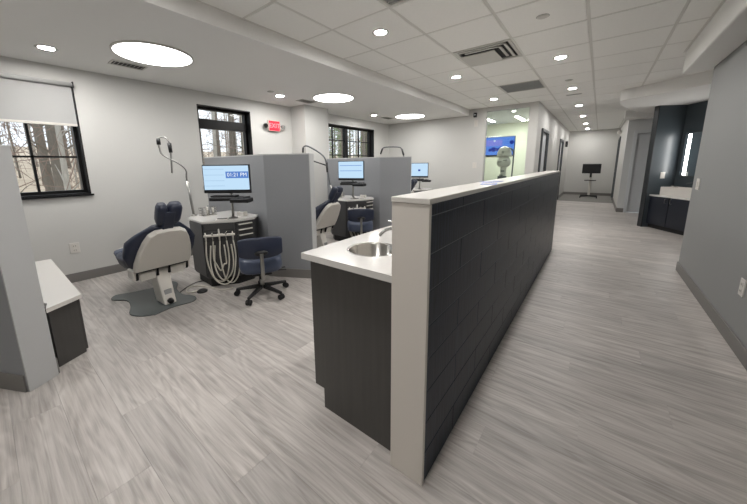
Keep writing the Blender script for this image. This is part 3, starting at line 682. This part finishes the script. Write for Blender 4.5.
# ------------------------------------------------------------------ delivery cabinets
def make_cart():
    ox, oy = -3.2, 1.7
    t = thing('delivery_cabinet', 'dark many-sided instrument cabinet with hanging hoses, nearest bay', 'cabinet', (ox, oy, 0), 0, 'instrument cabinets in the bays')
    pts = [(-3.56,1.41),(-3.19,1.385),(-3.01,1.64),(-3.0,1.85),(-3.12,1.97),(-3.70,1.97),(-3.70,1.52)]
    loc = [(x-ox, y-oy) for x, y in pts]
    cx = -3.33-ox; cy = 1.69-oy
    sc = lambda k: [(cx+(x-cx)*k, cy+(y-cy)*k) for x, y in loc]
    MB().prism(sc(.89), 0, .10).build('toe_kick', 'toe_black', t)
    MB().prism(sc(1.0), .10, .705).build('body', 'cart_dark', t, bevel=.003, seg=1)
    MB().prism(sc(1.045), .705, .73).build('top', 'quartz', t, bevel=.003, seg=1)
    # front panel between points 1 and 2
    A, B = Vector((*loc[1],0)), Vector((*loc[2],0)); e = (B-A).normalized(); nn = Vector((e.y,-e.x,0)); Lf = (B-A).length
    ax = (e, nn, Vector((0,0,1)))
    MB().obox((A+B)/2 + nn*.006 + Vector((0,0,.37)), (Lf-.02, .012, .50), ax).build('front_panel', 'cart_dark', t, bevel=.002, seg=1)
    MB().obox((A+B)/2 + nn*.006 + Vector((0,0,.665)), (Lf-.02, .012, .07), ax).build('upper_panel', 'cart_dark', t, bevel=.002, seg=1)
    # drawers on the right side (facing +X)
    A2, B2 = Vector((*loc[2],0)), Vector((*loc[3],0)); e2 = (B2-A2).normalized(); n2 = Vector((e2.y,-e2.x,0)); c2 = (A2+B2)/2; L2 = (B2-A2).length
    for z_ in (.66, .60, .54, .42, .24):
        hgt = .052 if z_ > .5 else .15
        dr = MB().obox(c2 + n2*.006 + Vector((0,0,z_)), (L2-.02, .012, hgt), (e2, n2, Vector((0,0,1)))).build('drawer', 'cart_dark', t, bevel=.002, seg=1)
        MB().obox(c2 + n2*.022 + Vector((0,0,z_+hgt*.28)), (L2*.75, .02, .012), (e2, n2, Vector((0,0,1)))).build('handle', 'white_plastic', dr, bevel=.003, seg=1)
    # left side door
    A3, B3 = Vector((*loc[0],0)), Vector((*loc[1],0)); e3 = (B3-A3).normalized(); n3 = Vector((e3.y,-e3.x,0)); c3 = (A3+B3)/2
    MB().obox(c3 + n3*.006 + Vector((0,0,.41)), ((B3-A3).length-.02, .012, .57), (e3, n3, Vector((0,0,1)))).build('door', 'cart_dark', t, bevel=.002, seg=1)
    # instrument holder + hoses
    hc = (A+B)/2 + nn*.06 + Vector((0,0,.585))
    bar = MB().obox(hc, (.30, .035, .022), ax).build('instrument_holder', 'white_plastic', t, bevel=.005)
    MB().obox((A+B)/2 + nn*.03 + Vector((0,0,.585)), (.05, .05, .018), ax).build('bracket', 'white_plastic', bar)
    random.seed(3)
    for k in range(5):
        s0 = -.13 + .065*k
        top = hc + e*s0 + nn*.008
        MB().tube([top+Vector((0,0,-.06)), top+Vector((0,0,.0)), top+nn*.008+Vector((0,0,.035 if k != 2 else .07))], [.006,.010,.007], 8).build('handpiece', 'steel' if k % 2 else 'white_plastic', t, smooth=True)
        low = [.075,.20,.055,.10,.05][k]; es = [.10,.03,.165,-.06,-.10][k]
        p1 = top + Vector((0,0,-.06)); wdt = es - s0
        end = (A+B)/2 + e*es + nn*.014 + Vector((0,0,.47))
        q1 = (A+B)/2 + nn*(.05+.008*k)
        path = [p1, (A+B)/2 + e*(s0-.01*(1 if wdt > 0 else -1)) + nn*.06 + Vector((0,0,.34)), q1 + e*(s0+wdt*.12) + Vector((0,0,low+.07)), q1 + e*(s0+wdt*.5) + Vector((0,0,low)), q1 + e*(s0+wdt*.9) + Vector((0,0,low+.07)), (A+B)/2 + e*(es+.012*(1 if wdt > 0 else -1)) + nn*.045 + Vector((0,0,.28)), end]
        MB().tube(smooth_path(path, 5), .0075, 7).build('hose', 'hose', t, smooth=True)
    return t
cart1 = make_cart()
cart2 = copy_tree(cart1, None, (-3.2, 1.7+DY, 0), 0, 'dark instrument cabinet with pale top in the middle bay')
cart3 = copy_tree(cart1, None, (-3.2, 1.7+2*DY, 0), 0, 'dark instrument cabinet in the farthest bay, behind the second partition')

# things standing on the cabinets
def cart_items(dy, where):
    t = thing('supply_caddy', 'wire caddy of small supplies on the ' + where, 'caddy', (-3.56, 1.62+dy, .73), 0, 'caddies on the instrument cabinets')
    MB().box(-.045,.045,-.08,.08,0,.008).build('tray', 'steel', t)
    q = MB()
    for zz in (.03,.06,.09):
        q.tube([(-.045,-.08,zz),(.045,-.08,zz),(.045,.08,zz),(-.045,.08,zz),(-.045,-.08,zz)], .0025, 5)
    for x, y in ((-.045,-.08),(.045,-.08),(.045,.08),(-.045,.08),(0,-.08),(0,.08)): q.tube([(x,y,0),(x,y,.095)], .0025, 5)
    q.build('wire_basket', 'steel', t)
    for k in range(4): MB().cyl((-.02+.04*(k%2), -.05+.033*k, .008), (-.02+.04*(k%2), -.05+.033*k, .09+.012*(k%3)), .012, n=10).build('tube', 'white_plastic' if k % 2 else 'vent_grey', t, smooth=True)
    t = thing('glove_box', 'small white supply box on the ' + where, 'box', (-3.20, 1.84+dy, .73), .3, 'boxes on the instrument cabinets')
    MB().box(-.05,.05,-.03,.03,0,.045).build('carton', 'solid_white', t, bevel=.003, seg=1); MB().box(-.025,.025,-.012,.012,.045,.047).build('opening', 'vent_grey', t)
    t = thing('notepad', 'white papers lying on the ' + where, 'papers', (-3.13, 1.56+dy, .73), .9, 'papers on the instrument cabinets')
    MB().box(-.06,.06,-.045,.045,0,.004).build('sheet', 'solid_white', t); MB().cyl((-.05,.02,.008),(.05,.03,.008), .004, n=8).build('pen', 'black_plastic', t)
cart_items(0, 'nearest instrument cabinet'); cart_items(DY, 'middle instrument cabinet')

def monitor(cx, cy, zc_, nx, ny, wd, hg, label, kind, tray=True):
    t = thing('monitor', label, 'monitor', (cx, cy, .73), 0, 'monitors on the instrument cabinets')
    n = Vector((nx, ny, 0)).normalized(); e = Vector((-n.y, n.x, 0)); Z = Vector((0,0,1)); zz = zc_-.73
    ax = (e, n, Z)
    c = Vector((0,0,zz))
    MB().obox(c, (wd, .03, hg), ax).build('bezel', 'black_plastic', t, bevel=.004, seg=1)
    s = MB().obox(c + n*.0155 + Z*.012, (wd-.02, .003, hg-.05), ax).build('screen', 'screen_blue', t)
    if kind == 1:
        MB().obox(c + n*.0175 + e*(.235*wd) + Z*(.10*hg+.012), (wd*.48, .001, hg*.23), ax).build('banner', 'screen_banner', s)
        mt = Matrix((e, Z, n)).transposed().to_4x4(); mt.translation = c + n*.0185 + e*(.235*wd) + Z*(.10*hg+.012)
        text_obj('clock_text', '01:21 PM', hg*.185, 'screen_white', s, mt, .0004)
        for q in (.30, .10, -.10, -.28): MB().obox(c + n*.0175 - e*(.25*wd) + Z*(q*hg+.012), (wd*.42, .001, .003), ax).build('rule_line', 'screen_line', s)
    elif kind == 2:
        for q in (.22, -.05): MB().obox(c + n*.0175 + Z*(q*hg+.012), (wd*.85, .001, .008), ax).build('rule_line', 'screen_banner', s)
    else:
        MB().obox(c + n*.0175, (wd*.12, .001, hg*.12), ax).build('icon', 'screen_deep', s)
    MB().tube([-n*.07, -n*.07+Z*(zz-.05), -n*.015+Z*(zz-.02)], .014, 8).build('pole', 'brushed', t, smooth=True)
    MB().lathe([(.05,0),(.05,.01),(.015,.02)], c=tuple(-n*.07), n=18).build('foot', 'brushed', t, smooth=True)
    if tray:
        tz = zz - hg/2 - .055
        MB().obox(n*.03 + e*.03 + Z*tz, (.36, .19, .035), ax).build('keyboard_tray', 'black_plastic', t, bevel=.004, seg=1)
        MB().obox(n*.04 - e*.02 + Z*(tz+.027), (.26, .10, .018), ax).build('keyboard', 'rubber', t, bevel=.003, seg=1)
        MB().obox(n*.10 + e*.18 + Z*(tz-.012), (.19, .14, .04), ax).build('mouse_shelf', 'black_plastic', t, bevel=.004, seg=1)
        MB().ball(tuple(n*.09 + e*.17 + Z*(tz+.012)), (.03,.045,.014), 10, 6).build('mouse', 'rubber', t, smooth=True)
        MB().tube([-n*.07+Z*tz, n*.0+Z*tz], .012, 6).build('tray_arm', 'black_plastic', t)
    return t
monitor(-3.083, 1.633, 1.162, .6, -.8, .50, .30, 'wide monitor showing the clock 01:21 PM on the nearest cabinet', 1)
monitor(-3.23, 3.85, 1.20, .3, -.95, .46, .32, 'monitor with blue lines on screen in the middle bay', 2)
monitor(-3.19, 6.2, 1.155, .3, -.95, .40, .33, 'small looking monitor in the farthest bay beside second partition edge', 3)

# operatory lamp arms
def lamp(path, sleeve, hl, label, am='brushed'):
    base = Vector(path[0]); t = thing('curing_arm', label, 'dental arm', tuple(base), 0, 'curved instrument arms over the partitions')
    L = [Vector(p)-base for p in path]
    MB().lathe([(.03,0),(.03,.01),(.014,.02)], n=14).build('foot', 'brushed', t, smooth=True)
    MB().tube([(0,0,0), tuple(L[1]*sleeve)], .014, 10).build('sleeve', 'brushed', t, smooth=True)
    MB().tube(smooth_path(L, 6), .0095 if am == 'brushed' else .013, 8).build('arm', am, t, smooth=True)
    for (a_, b_, r_) in hl: MB().tube([Vector(a_)-base, Vector(b_)-base], [r_, r_*.9], 10).build('grip', 'black_plastic', t, smooth=True)
lp = [(-3.655,1.50,.73),(-3.665,1.47,1.135),(-3.663,1.472,1.258),(-3.712,1.416,1.336),(-3.806,1.309,1.425),(-3.823,1.29,1.5),(-3.826,1.286,1.585),(-3.797,1.319,1.617),(-3.76,1.361,1.586),(-3.752,1.371,1.478),(-3.761,1.361,1.227)]
lamp(lp, 1.0, [((-3.825,1.288,1.535),(-3.824,1.288,1.60),.021), ((-3.755,1.367,1.55),(-3.752,1.371,1.45),.021)], 'silver curved arm with black grips rising above the nearest chair')
lp2 = [(-3.66,3.88,.73),(-3.74,3.86,1.0),(-3.79,3.85,1.30),(-3.85,3.85,1.436),(-3.97,3.80,1.54),(-4.14,3.72,1.634),(-4.22,3.70,1.60),(-4.23,3.70,1.52)]
lamp(lp2, .8, [((-4.215,3.70,1.61),(-4.23,3.70,1.52),.02), ((-3.79,3.85,1.34),(-3.775,3.85,1.17),.02), ((-3.80,3.85,1.29),(-4.13,3.85,1.37),.012)], 'dark tipped curved arm showing above the first partition', 'trim_dark')
lp3 = [(-3.53,6.12,.73),(-3.54,6.10,1.45),(-3.55,6.1,1.54),(-3.60,6.1,1.64),(-3.70,6.1,1.685),(-4.03,6.1,1.695),(-4.14,6.1,1.65),(-4.18,6.1,1.54)]
lamp(lp3, .9, [((-3.545,6.1,1.50),(-3.59,6.1,1.63),.022), ((-4.13,6.1,1.66),(-4.18,6.1,1.54),.022)], 'arched black arm showing above the second partition', 'trim_dark')

# foot pedals
t = thing('foot_pedal', 'small dark foot pedal with pale cord on floor beside the chair plate', 'foot pedal', (-3.15, 1.29, 0), .5)
MB().lathe([(.05,0),(.052,.012),(.03,.026),(.001,.028)], n=20).build('disc', 'black_plastic', t, smooth=True)
MB().tube(smooth_path([(-.04,.0,.01),(-.12,-.06,.008),(-.2,.03,.008),(-.16,.12,.008),(.02,.10,.008),(.18,.06,.008),(.28,.12,.01)], 6), .007, 6).build('cord', 'hose', t, smooth=True)
t = thing('power_cord', 'thin black cord running on floor from chair to cabinet', 'cord', (-3.3, 1.05, 0))
MB().tube(smooth_path([(0,.08,.008),(-.1,.2,.008),(-.15,.32,.008),(-.1,.42,.008)], 6), .005, 6).build('cable', 'black_plastic', t, smooth=True)

# ------------------------------------------------------------------ stools
def make_stool():
    t = thing('operator_stool', 'navy stool on five casters by the nearest cabinet', 'stool', (-2.58, 1.64, 0), math.radians(60), 'navy operator stools')
    # faces local +Y, back support at -Y
    for k in range(5):
        a_ = 2*PI*k/5 + .35; d = Vector((math.cos(a_), math.sin(a_), 0)); s = Vector((-d.y, d.x, 0))
        MB().loft([[d*.03+s*.022+Vector((0,0,.075)), d*.03-s*.022+Vector((0,0,.075)), d*.03-s*.022+Vector((0,0,.11)), d*.03+s*.022+Vector((0,0,.11))],
                   [d*.26+s*.013+Vector((0,0,.055)), d*.26-s*.013+Vector((0,0,.055)), d*.26-s*.013+Vector((0,0,.078)), d*.26+s*.013+Vector((0,0,.078))]]).build('base_leg', 'black_plastic', t, bevel=.004, seg=1)
        c = d*.255
        ca = MB().tube([c-s*.022+Vector((0,0,.027)), c-s*.006+Vector((0,0,.027))], .027, 14); ca.tube([c+s*.006+Vector((0,0,.027)), c+s*.022+Vector((0,0,.027))], .027, 14); ca.tube([c+Vector((0,0,.027)), c+Vector((0,0,.062))], .008, 8)
        ca.build('caster', 'rubber', t, smooth=False)
    MB().cyl((0,0,.07),(0,0,.17), .022, n=14).build('column_base', 'brushed', t, smooth=True)
    MB().cyl((0,0,.17),(0,0,.25), .03, n=14).build('column_shroud', 'black_plastic', t, smooth=True)
    MB().box(-.09,.09,-.14,.10,.245,.265).build('mechanism', 'black_plastic', t, bevel=.005, seg=1)
    for yy in (-.03, .05): MB().tube([(.05,yy,.25),(.24,yy-.01,.245)], .006, 6).build('lever', 'black_plastic', t)
    # seat
    rings = []
    for (z, k) in ((.265,.86),(.28,.97),(.32,1.0),(.37,.98),(.39,.85)):
        rings.append([(math.copysign(abs(math.cos(a_))**.6, math.cos(a_))*.205*k, math.copysign(abs(math.sin(a_))**.6, math.sin(a_))*.18*k + .02, z + (.025*abs(math.cos(a_)) if z > .35 else 0)) for a_ in [2*PI*q/24 for q in range(24)]])
    MB().loft(rings).build('seat', 'slate_vinyl', t, smooth=True)
    # back: curved panel
    ri = []
    for q in range(9):
        u = -1 + q/4; xx = .20*u; yy = -.21 + .05*u*u
        kk = 1 - .25*abs(u)**4
        ri.append([(xx, yy-.022, .54-.10*kk), (xx, yy+.022, .54-.10*kk), (xx, yy+.03, .54), (xx, yy+.022, .54+.10*kk), (xx, yy-.022, .54+.10*kk), (xx, yy-.028, .54)])
    MB().loft(ri).build('backrest', 'navy_vinyl', t, bevel=.012, seg=2, smooth=True)
    MB().tube([(0,-.10,.255),(0,-.25,.255),(0,-.265,.28),(0,-.262,.50)], .0165, 8).build('back_post', 'brushed', t, smooth=False)
    MB().ball((0,-.244,.50), (.062,.02,.026), 16, 6).build('back_bracket', 'black_plastic', t, smooth=True)
    return t
stool1 = make_stool()
copy_tree(stool1, None, (-2.90, 3.66, .0), math.radians(42), 'dark navy stool in the middle bay beyond the sink')

# ------------------------------------------------------------------ exit sign, outlets, switches
t = thing('exit_sign', 'red lit EXIT sign with twin emergency lamp heads on window wall', 'exit sign', (XL, 3.38, 1.985))
MB().box(0, .05, -.12, .12, -.09, .09).build('housing', 'white_plastic', t, bevel=.006)
MB().box(.05, .053, -.112, .112, -.082, .082).build('face', 'exit_red', t)
mt = Matrix(((0,0,1,.0545),(1,0,0,0),(0,1,0,0),(0,0,0,1)))
text_obj('exit_text', 'EXIT', .11, 'exit_letter', t, mt, .001)
for s in (-1, 1):
    MB().tube([(.02,s*.11,-.05),(.04,s*.17,-.01)], .015, 8).build('lamp_arm', 'white_plastic', t)
    h_ = MB().tube([(.01,s*.18,.0),(.04,s*.18,.0),(.07,s*.19,-.012)], [.02,.038,.042], 14).build('lamp_head', 'brushed', t, smooth=True)
    MB().tube([(.0695,s*.1898,-.0118),(.073,s*.191,-.013)], [.036,.035], 14).build('lens', 'mirror', h_)
def plate(loc, axis, w_, h_, label, name, cat, kind='outlet'):
    t = thing(name, label, cat, loc)
    n = Vector(axis); e = Vector((-n.y, n.x, 0)); ax = (e, n, Vector((0,0,1)))
    MB().obox(n*.004, (w_, .008, h_), ax).build('plate', 'solid_white', t, bevel=.002, seg=1)
    if kind == 'outlet':
        for z in (-h_*.2, h_*.2):
            s = MB().obox(n*.009+Vector((0,0,z)), (w_*.5, .003, h_*.28), ax).build('receptacle', 'white_plastic', t)
            for q in (-1, 1): MB().obox(n*.0108+e*(q*w_*.1)+Vector((0,0,z)), (.003, .001, h_*.11), ax).build('slot', 'toe_black', s)
    else:
        MB().obox(n*.010, (w_*.35, .006, h_*.5), ax).build('rocker', 'white_plastic', t, bevel=.001, seg=1)
plate((XL, .575, .395), (1,0,0), .085, .12, 'white wall outlet low on the window wall', 'wall_outlet', 'outlet')
plate((XR, 3.13, .43), (-1,0,0), .08, .12, 'white outlet low on the grey right wall', 'wall_outlet', 'outlet')
plate((XR, 4.79, 1.04), (-1,0,0), .12, .12, 'white light switch on the grey right wall near its corner', 'light_switch', 'switch', 'switch')
plate((-2.275, YB, 1.25), (0,-1,0), .09, .13, 'light switch on the back wall left of the glass', 'light_switch', 'switch', 'switch')
plate((-2.29, YB, 2.18), (0,-1,0), .08, .14, 'pale wall device below the black camera on the back wall', 'wall_device', 'device', 'switch')
t = thing('security_camera', 'small black camera high on back wall left of the glass', 'camera', (-2.31, YB, 2.36))
MB().box(-.035,.035,-.05,0,-.05,.05).build('housing', 'black_plastic', t, bevel=.008); MB().cyl((0,-.05,0),(0,-.06,0), .02, n=14).build('lens', 'mirror', t, smooth=True)
t = thing('wall_speaker', 'small black box high on the hallway left wall', 'speaker', (XH, 13.6, 1.95))
MB().box(0,.07,-.07,.07,-.1,.1).build('housing', 'black_plastic', t, bevel=.008); MB().cyl((.07,0,0),(.075,0,0), .045, n=14).build('cone', 'rubber', t)
t = thing('dome_camera', 'white dome on the hallway right wall near the end', 'camera', (.46, 13.0, 2.22))
MB().ball((-.06,0,0), .065, 12, 8).build('dome', 'solid_white', t, smooth=True); MB().cyl((-.04,0,0),(0,0,0), .03, n=12).build('mount', 'white_plastic', t)

# ------------------------------------------------------------------ hallway doors
def door_x(name, x, y0, y1, z1, side):
    r = senv(name, (x, 0, 0)); s = side
    f = MB(); f.box(-.13, .035, y0-.055, y0, 0, z1+.055).box(-.13, .035, y1, y1+.055, 0, z1+.055).box(-.13, .035, y0, y1, z1, z1+.055)
    if side < 0:
        f = MB(); f.box(-.03, .13, y0-.055, y0, 0, z1+.055).box(-.03, .13, y1, y1+.055, 0, z1+.055).box(-.03, .13, y0, y1, z1, z1+.055)
    f.build('frame', 'trim_dark', r)
    l_ = MB().box(min(-s*.06,-s*.02), max(-s*.06,-s*.02), y0+.003, y1-.003, .006, z1-.003).build('leaf', 'door_grey', r)
    MB().tube([(-s*.02,y1-.07,.95),(s*.03,y1-.07,.95),(s*.03,y1-.17,.95)], .009, 6).build('handle', 'brushed', l_)
door_x('door_1', XH, D1[0], D1[1], D1[3], 1); door_x('door_2', XH, D2[0], D2[1], D2[3], 1); door_x('door_4', .46, D4[0], D4[1], D4[3], -1)
r = senv('door_3', (0, 10.2, 0)); f = MB()
f.box(D3[0]-.07, D3[0], -.02, .13, 0, D3[3]+.07).box(D3[1], D3[1]+.07, -.02, .13, 0, D3[3]+.07).box(D3[0], D3[1], -.02, .13, D3[3], D3[3]+.07); f.build('frame', 'door_grey', r)
l_ = MB().box(D3[0]+.003, D3[1]-.003, .04, .08, .012, D3[3]-.004).build('leaf', 'door_grey', r); MB().tube([(D3[1]-.07,.04,.95),(D3[1]-.07,-.02,.95),(D3[1]-.17,-.02,.95)], .009, 6).build('handle', 'brushed', l_)

# ------------------------------------------------------------------ monitor cart at the hall end
t = thing('screen_cart', 'rolling stand with black screen at the end of the hallway', 'screen stand', (-.22, 13.75, .006))
MB().box(-.27,.27,-.02,.02,.88,1.22).build('screen_housing', 'black_plastic', t, bevel=.015); MB().box(-.25,.25,-.022,-.02,.90,1.20).build('screen', 'rubber', t)
MB().box(-.035,.035,.02,.06,.06,1.0).build('pole', 'white_plastic', t, bevel=.006); MB().box(-.17,.17,-.16,.1,.62,.645).build('shelf', 'black_plastic', t, bevel=.005)
MB().box(-.03,.03,-.03,.03,.74,.9).build('bracket', 'black_plastic', t)
for k in range(4):
    sx, sy = (-1,1)[k%2], (-1,1)[k//2]
    MB().tube([(0,.04,.07),(sx*.24,.04+sy*.2,.055)], [.03,.018], 8).build('leg', 'black_plastic', t); MB().cyl((sx*.24-.015,.04+sy*.2,.027),(sx*.24+.015,.04+sy*.2,.027), .027, n=12).build('caster', 'rubber', t)

# ------------------------------------------------------------------ room behind the glass
r = senv('window_4', (0, YB, 0))
MB().box(G0, G1, .05, .06, GZ0, GZ1).build('pane', 'room_glass', r)
f = MB(); f.box(G0,G0+.012,.04,.07,GZ0,GZ1).box(G1-.012,G1,.04,.07,GZ0,GZ1).box(G0,G1,.04,.07,GZ0,GZ0+.015).box(G0,G1,.04,.07,GZ1-.012,GZ1); f.build('frame', 'partition_edge', r)
struct(MB().box(XL-.2, XH-.12, 10.0, 10.1, 0, 2.7).build('wall_glass_room_back', 'cream_wall'))
struct(MB().box(XL-.2, XL-.1, YB+.12, 10.0, 0, 2.7).build('wall_glass_room_left', 'cream_wall'))
struct(MB().box(XL-.2, XH-.12, YB+.12, 10.0, 2.45, 2.6).build('ceiling', 'ceiling_paint'))
for i, (x, y, l) in enumerate(((-2.45, 8.7, 'left glowing strip light in the glass room'), (-1.75, 9.0, 'right glowing strip light in the glass room'))):
    t = thing('strip_light', l, 'ceiling light', (x, y, 2.45), 0, 'strip lights in the glass room')
    MB().box(-.05,.05,-.5,.5,-.02,0).build('housing', 'vent_white', t); MB().box(-.04,.04,-.48,.48,-.024,-.02).build('lens', 'strip_lens', t)
t = thing('wall_screen', 'blue and violet lit wall screen seen through the glass', 'television', (-2.48, 10.0, 1.79))
MB().box(-.45,.45,-.04,0,-.29,.29).build('bezel', 'black_plastic', t, bevel=.004, seg=1)
s = MB().box(-.435,.435,-.043,-.04,-.25,.277).build('screen', 'tv_blue', t)
MB().box(-.42,.1,-.045,-.043,.02,.2).build('violet_patch', 'screen_violet', s)
for q, (x, z, a_, b_) in enumerate(((-.24,-.10,.05,.05),(-.14,-.085,.03,.075),(-.05,-.09,.045,.05),(.05,-.08,.03,.06),(.36,.11,.05,.06),(-.12,.17,.03,.03))):
    MB().tube([(x,-.0445,z),(x,-.046,z)], max(a_,b_), 10).build('shape', 'screen_deep' if q < 5 else 'screen_white', s)
# white machine behind the glass
t = thing('imaging_machine', 'white rounded machine standing behind the glass before the blue screen', 'machine', (-1.86, 8.05, 0))
MB().lathe([(.22,0),(.22,.03),(.2,.04)], n=20).build('base', 'white_plastic', t, smooth=True)
MB().box(-.06,.06,-.06,.06,.04,1.25).build('column', 'white_plastic', t, bevel=.015)
MB().lathe([(.10,1.2),(.15,1.25),(.16,1.34),(.12,1.42),(.10,1.45)], n=20).build('body', 'white_plastic', t, smooth=True)
MB().lathe([(.15,1.45),(.165,1.47),(.155,1.56),(.11,1.65),(.04,1.69),(.002,1.695)], n=22).build('head', 'white_plastic', t, smooth=True)
MB().ball((.0,-.15,1.55), (.035,.02,.035), 10, 6).build('lens', 'brushed', t, smooth=True)
for q, (x, z) in enumerate(((-.05,1.32),(.06,1.36),(.0,1.1),(-.03,1.0))): MB().box(x-.04, x+.04, -.17 if q < 2 else -.075, -.12 if q < 2 else -.06, z-.012, z+.012).build('control_panel', 'trim_dark' if q > 1 else 'brushed', t)
MB().box(-.1,.1,-.1,-.05,.86,.98).build('chin_rest', 'trim_dark', t, bevel=.01)
t = thing('support_pole', 'dark curved pole beside the white machine behind the glass', 'pole', (-1.60, 7.75, 0))
MB().lathe([(.12,0),(.12,.02),(.02,.03)], n=18).build('foot', 'black_plastic', t); MB().tube(smooth_path([(0,0,.02),(0,0,.8),(.01,0,1.4),(0,0,1.55),(-.06,0,1.62),(-.1,0,1.63)], 5), .016, 8).build('pole', 'trim_dark', t, smooth=True)
t = thing('dark_chair', 'dark chair back peeking above the half wall behind the glass', 'chair', (-1.36, 8.3, 0))
MB().loft([[(-.16,0,.72),(.16,0,.72),(.16,.04,.72),(-.16,.04,.72)],[(-.13,.03,.95),(.17,.03,1.0),(.17,.07,1.0),(-.13,.07,.95)],[(.0,.05,1.1),(.14,.05,1.17),(.14,.08,1.17),(.0,.08,1.1)]]).build('backrest', 'black_plastic', t, bevel=.01)
MB().box(-.18,.18,.03,.4,.42,.48).build('seat', 'black_plastic', t, bevel=.015); MB().tube([(0,.0,.45),(0,-.02,.75)], .02, 8).build('back_post', 'black_plastic', t); MB().cyl((0,.2,.02),(0,.2,.43), .03, n=12).build('column', 'black_plastic', t); MB().lathe([(.24,0),(.24,.02),(.03,.06)], c=(0,.2,0), n=20).build('base', 'black_plastic', t)

# ------------------------------------------------------------------ dark niche with vanity
A = Vector((.83, 8.13, 0)); d = Vector((.53,-.848,0)).normalized(); e = Vector((.848,.53,0)).normalized(); Zv = Vector((0,0,1))
NH = 2.315
struct(MB().obox(A - d*.05 + e*.22 + Zv*(NH/2), (.10, .56, NH), (d, e, Zv)).build('wall_niche_side', 'teal_dark'))
struct(MB().obox(A + d*.80 + e*.45 + Zv*(NH/2), (1.6, .10, NH), (d, e, Zv)).build('wall_niche_back', 'teal_dark'))
struct(MB().obox(A - d*.05 - e*.065 + Zv*(NH/2), (.104, .012, NH), (d, e, Zv)).build('trim_1', 'trim_black'))
ang = math.atan2(d.y, d.x)
t = thing('vanity', 'dark navy vanity cabinet with white top in the dark niche', 'vanity', tuple(A + d*.003), ang)
# local x = d, local y = e
VL = 1.3; VD = .397
MB().box(0,VL,.05,VD,0,.08).build('toe_kick', 'toe_black', t); MB().box(0,VL,.02,VD,.08,.625).build('body', 'navy_cabinet', t)
for k in range(3):
    dd = MB().box(.01+k*.43,.43+k*.43-.005,.0,.02,.085,.62).build('door', 'navy_cabinet', t, bevel=.002, seg=1)
    hx = .43-.06 if k % 2 == 0 else .43+.05
    hx = hx if k < 2 else .43*2+.06
    MB().tube([(hx,.0,.52),(hx,-.025,.52),(hx,-.025,.60),(hx,.0,.60)], .005, 6).build('handle', 'brushed', dd)
MB().box(0,VL,-.01,VD,.625,.65).build('top', 'quartz', t, bevel=.003, seg=1)
t = thing('trough_sink', 'white rectangular basin on the vanity top', 'sink', tuple(A + d*.14 + e*.06 + Zv*.65), ang)
b_ = MB(); b_.box(0,.75,0,.02,0,.16).box(0,.75,.28,.30,0,.16).box(0,.02,.02,.28,0,.16).box(.73,.75,.02,.28,0,.16); b_.build('rim', 'solid_white', t); MB().box(.02,.73,.02,.28,0,.02).build('basin_floor', 'solid_white', t)
t = thing('vanity_faucet', 'small dark faucet behind the vanity basin', 'faucet', tuple(A + d*.42 + e*.378 + Zv*.65), ang)
MB().cyl((0,0,0),(0,0,.23), .014, n=12).build('body', 'trim_dark', t, smooth=True); MB().tube([(0,0,.22),(0,-.03,.25),(0,-.12,.23)], .01, 8).build('spout', 'trim_dark', t, smooth=True)
t = thing('soap_bottle', 'small bottle standing on the vanity by the niche corner', 'bottle', tuple(A + d*.07 + e*.33 + Zv*.65), ang)
MB().lathe([(.03,0),(.032,.01),(.032,.1),(.012,.12),(.012,.14)], n=14).build('body', 'vent_grey', t, smooth=True); MB().tube([(0,0,.14),(0,0,.165),(0,-.03,.165)], .006, 6).build('pump', 'white_plastic', t)
t = thing('lit_mirror', 'wall mirror with glowing vertical light strip in the niche', 'mirror', tuple(A + d*.10 + e*.4 + Zv*1.40), ang)
MB().box(0,.8,-.03,0,-.40,.40).build('frame', 'trim_dark', t, bevel=.004, seg=1); MB().box(.01,.79,-.033,-.03,-.39,.39).build('glass', 'mirror', t)
MB().box(.07,.125,-.036,-.033,-.37,.37).build('light_strip', 'mirror_lamp', t); MB().box(.67,.74,-.036,-.033,-.37,.37).build('light_strip', 'mirror_lamp', t)
t = thing('wall_outlet', 'white outlet on the dark niche side wall above the vanity', 'outlet', tuple(A + e*.17 + Zv*1.02))
ax = (e, d, Zv); MB().obox(d*.004, (.075,.008,.12), ax).build('plate', 'solid_white', t)
for z in (-.028,.028): MB().obox(d*.0095+Zv*z, (.035,.003,.034), ax).build('receptacle', 'white_plastic', t)
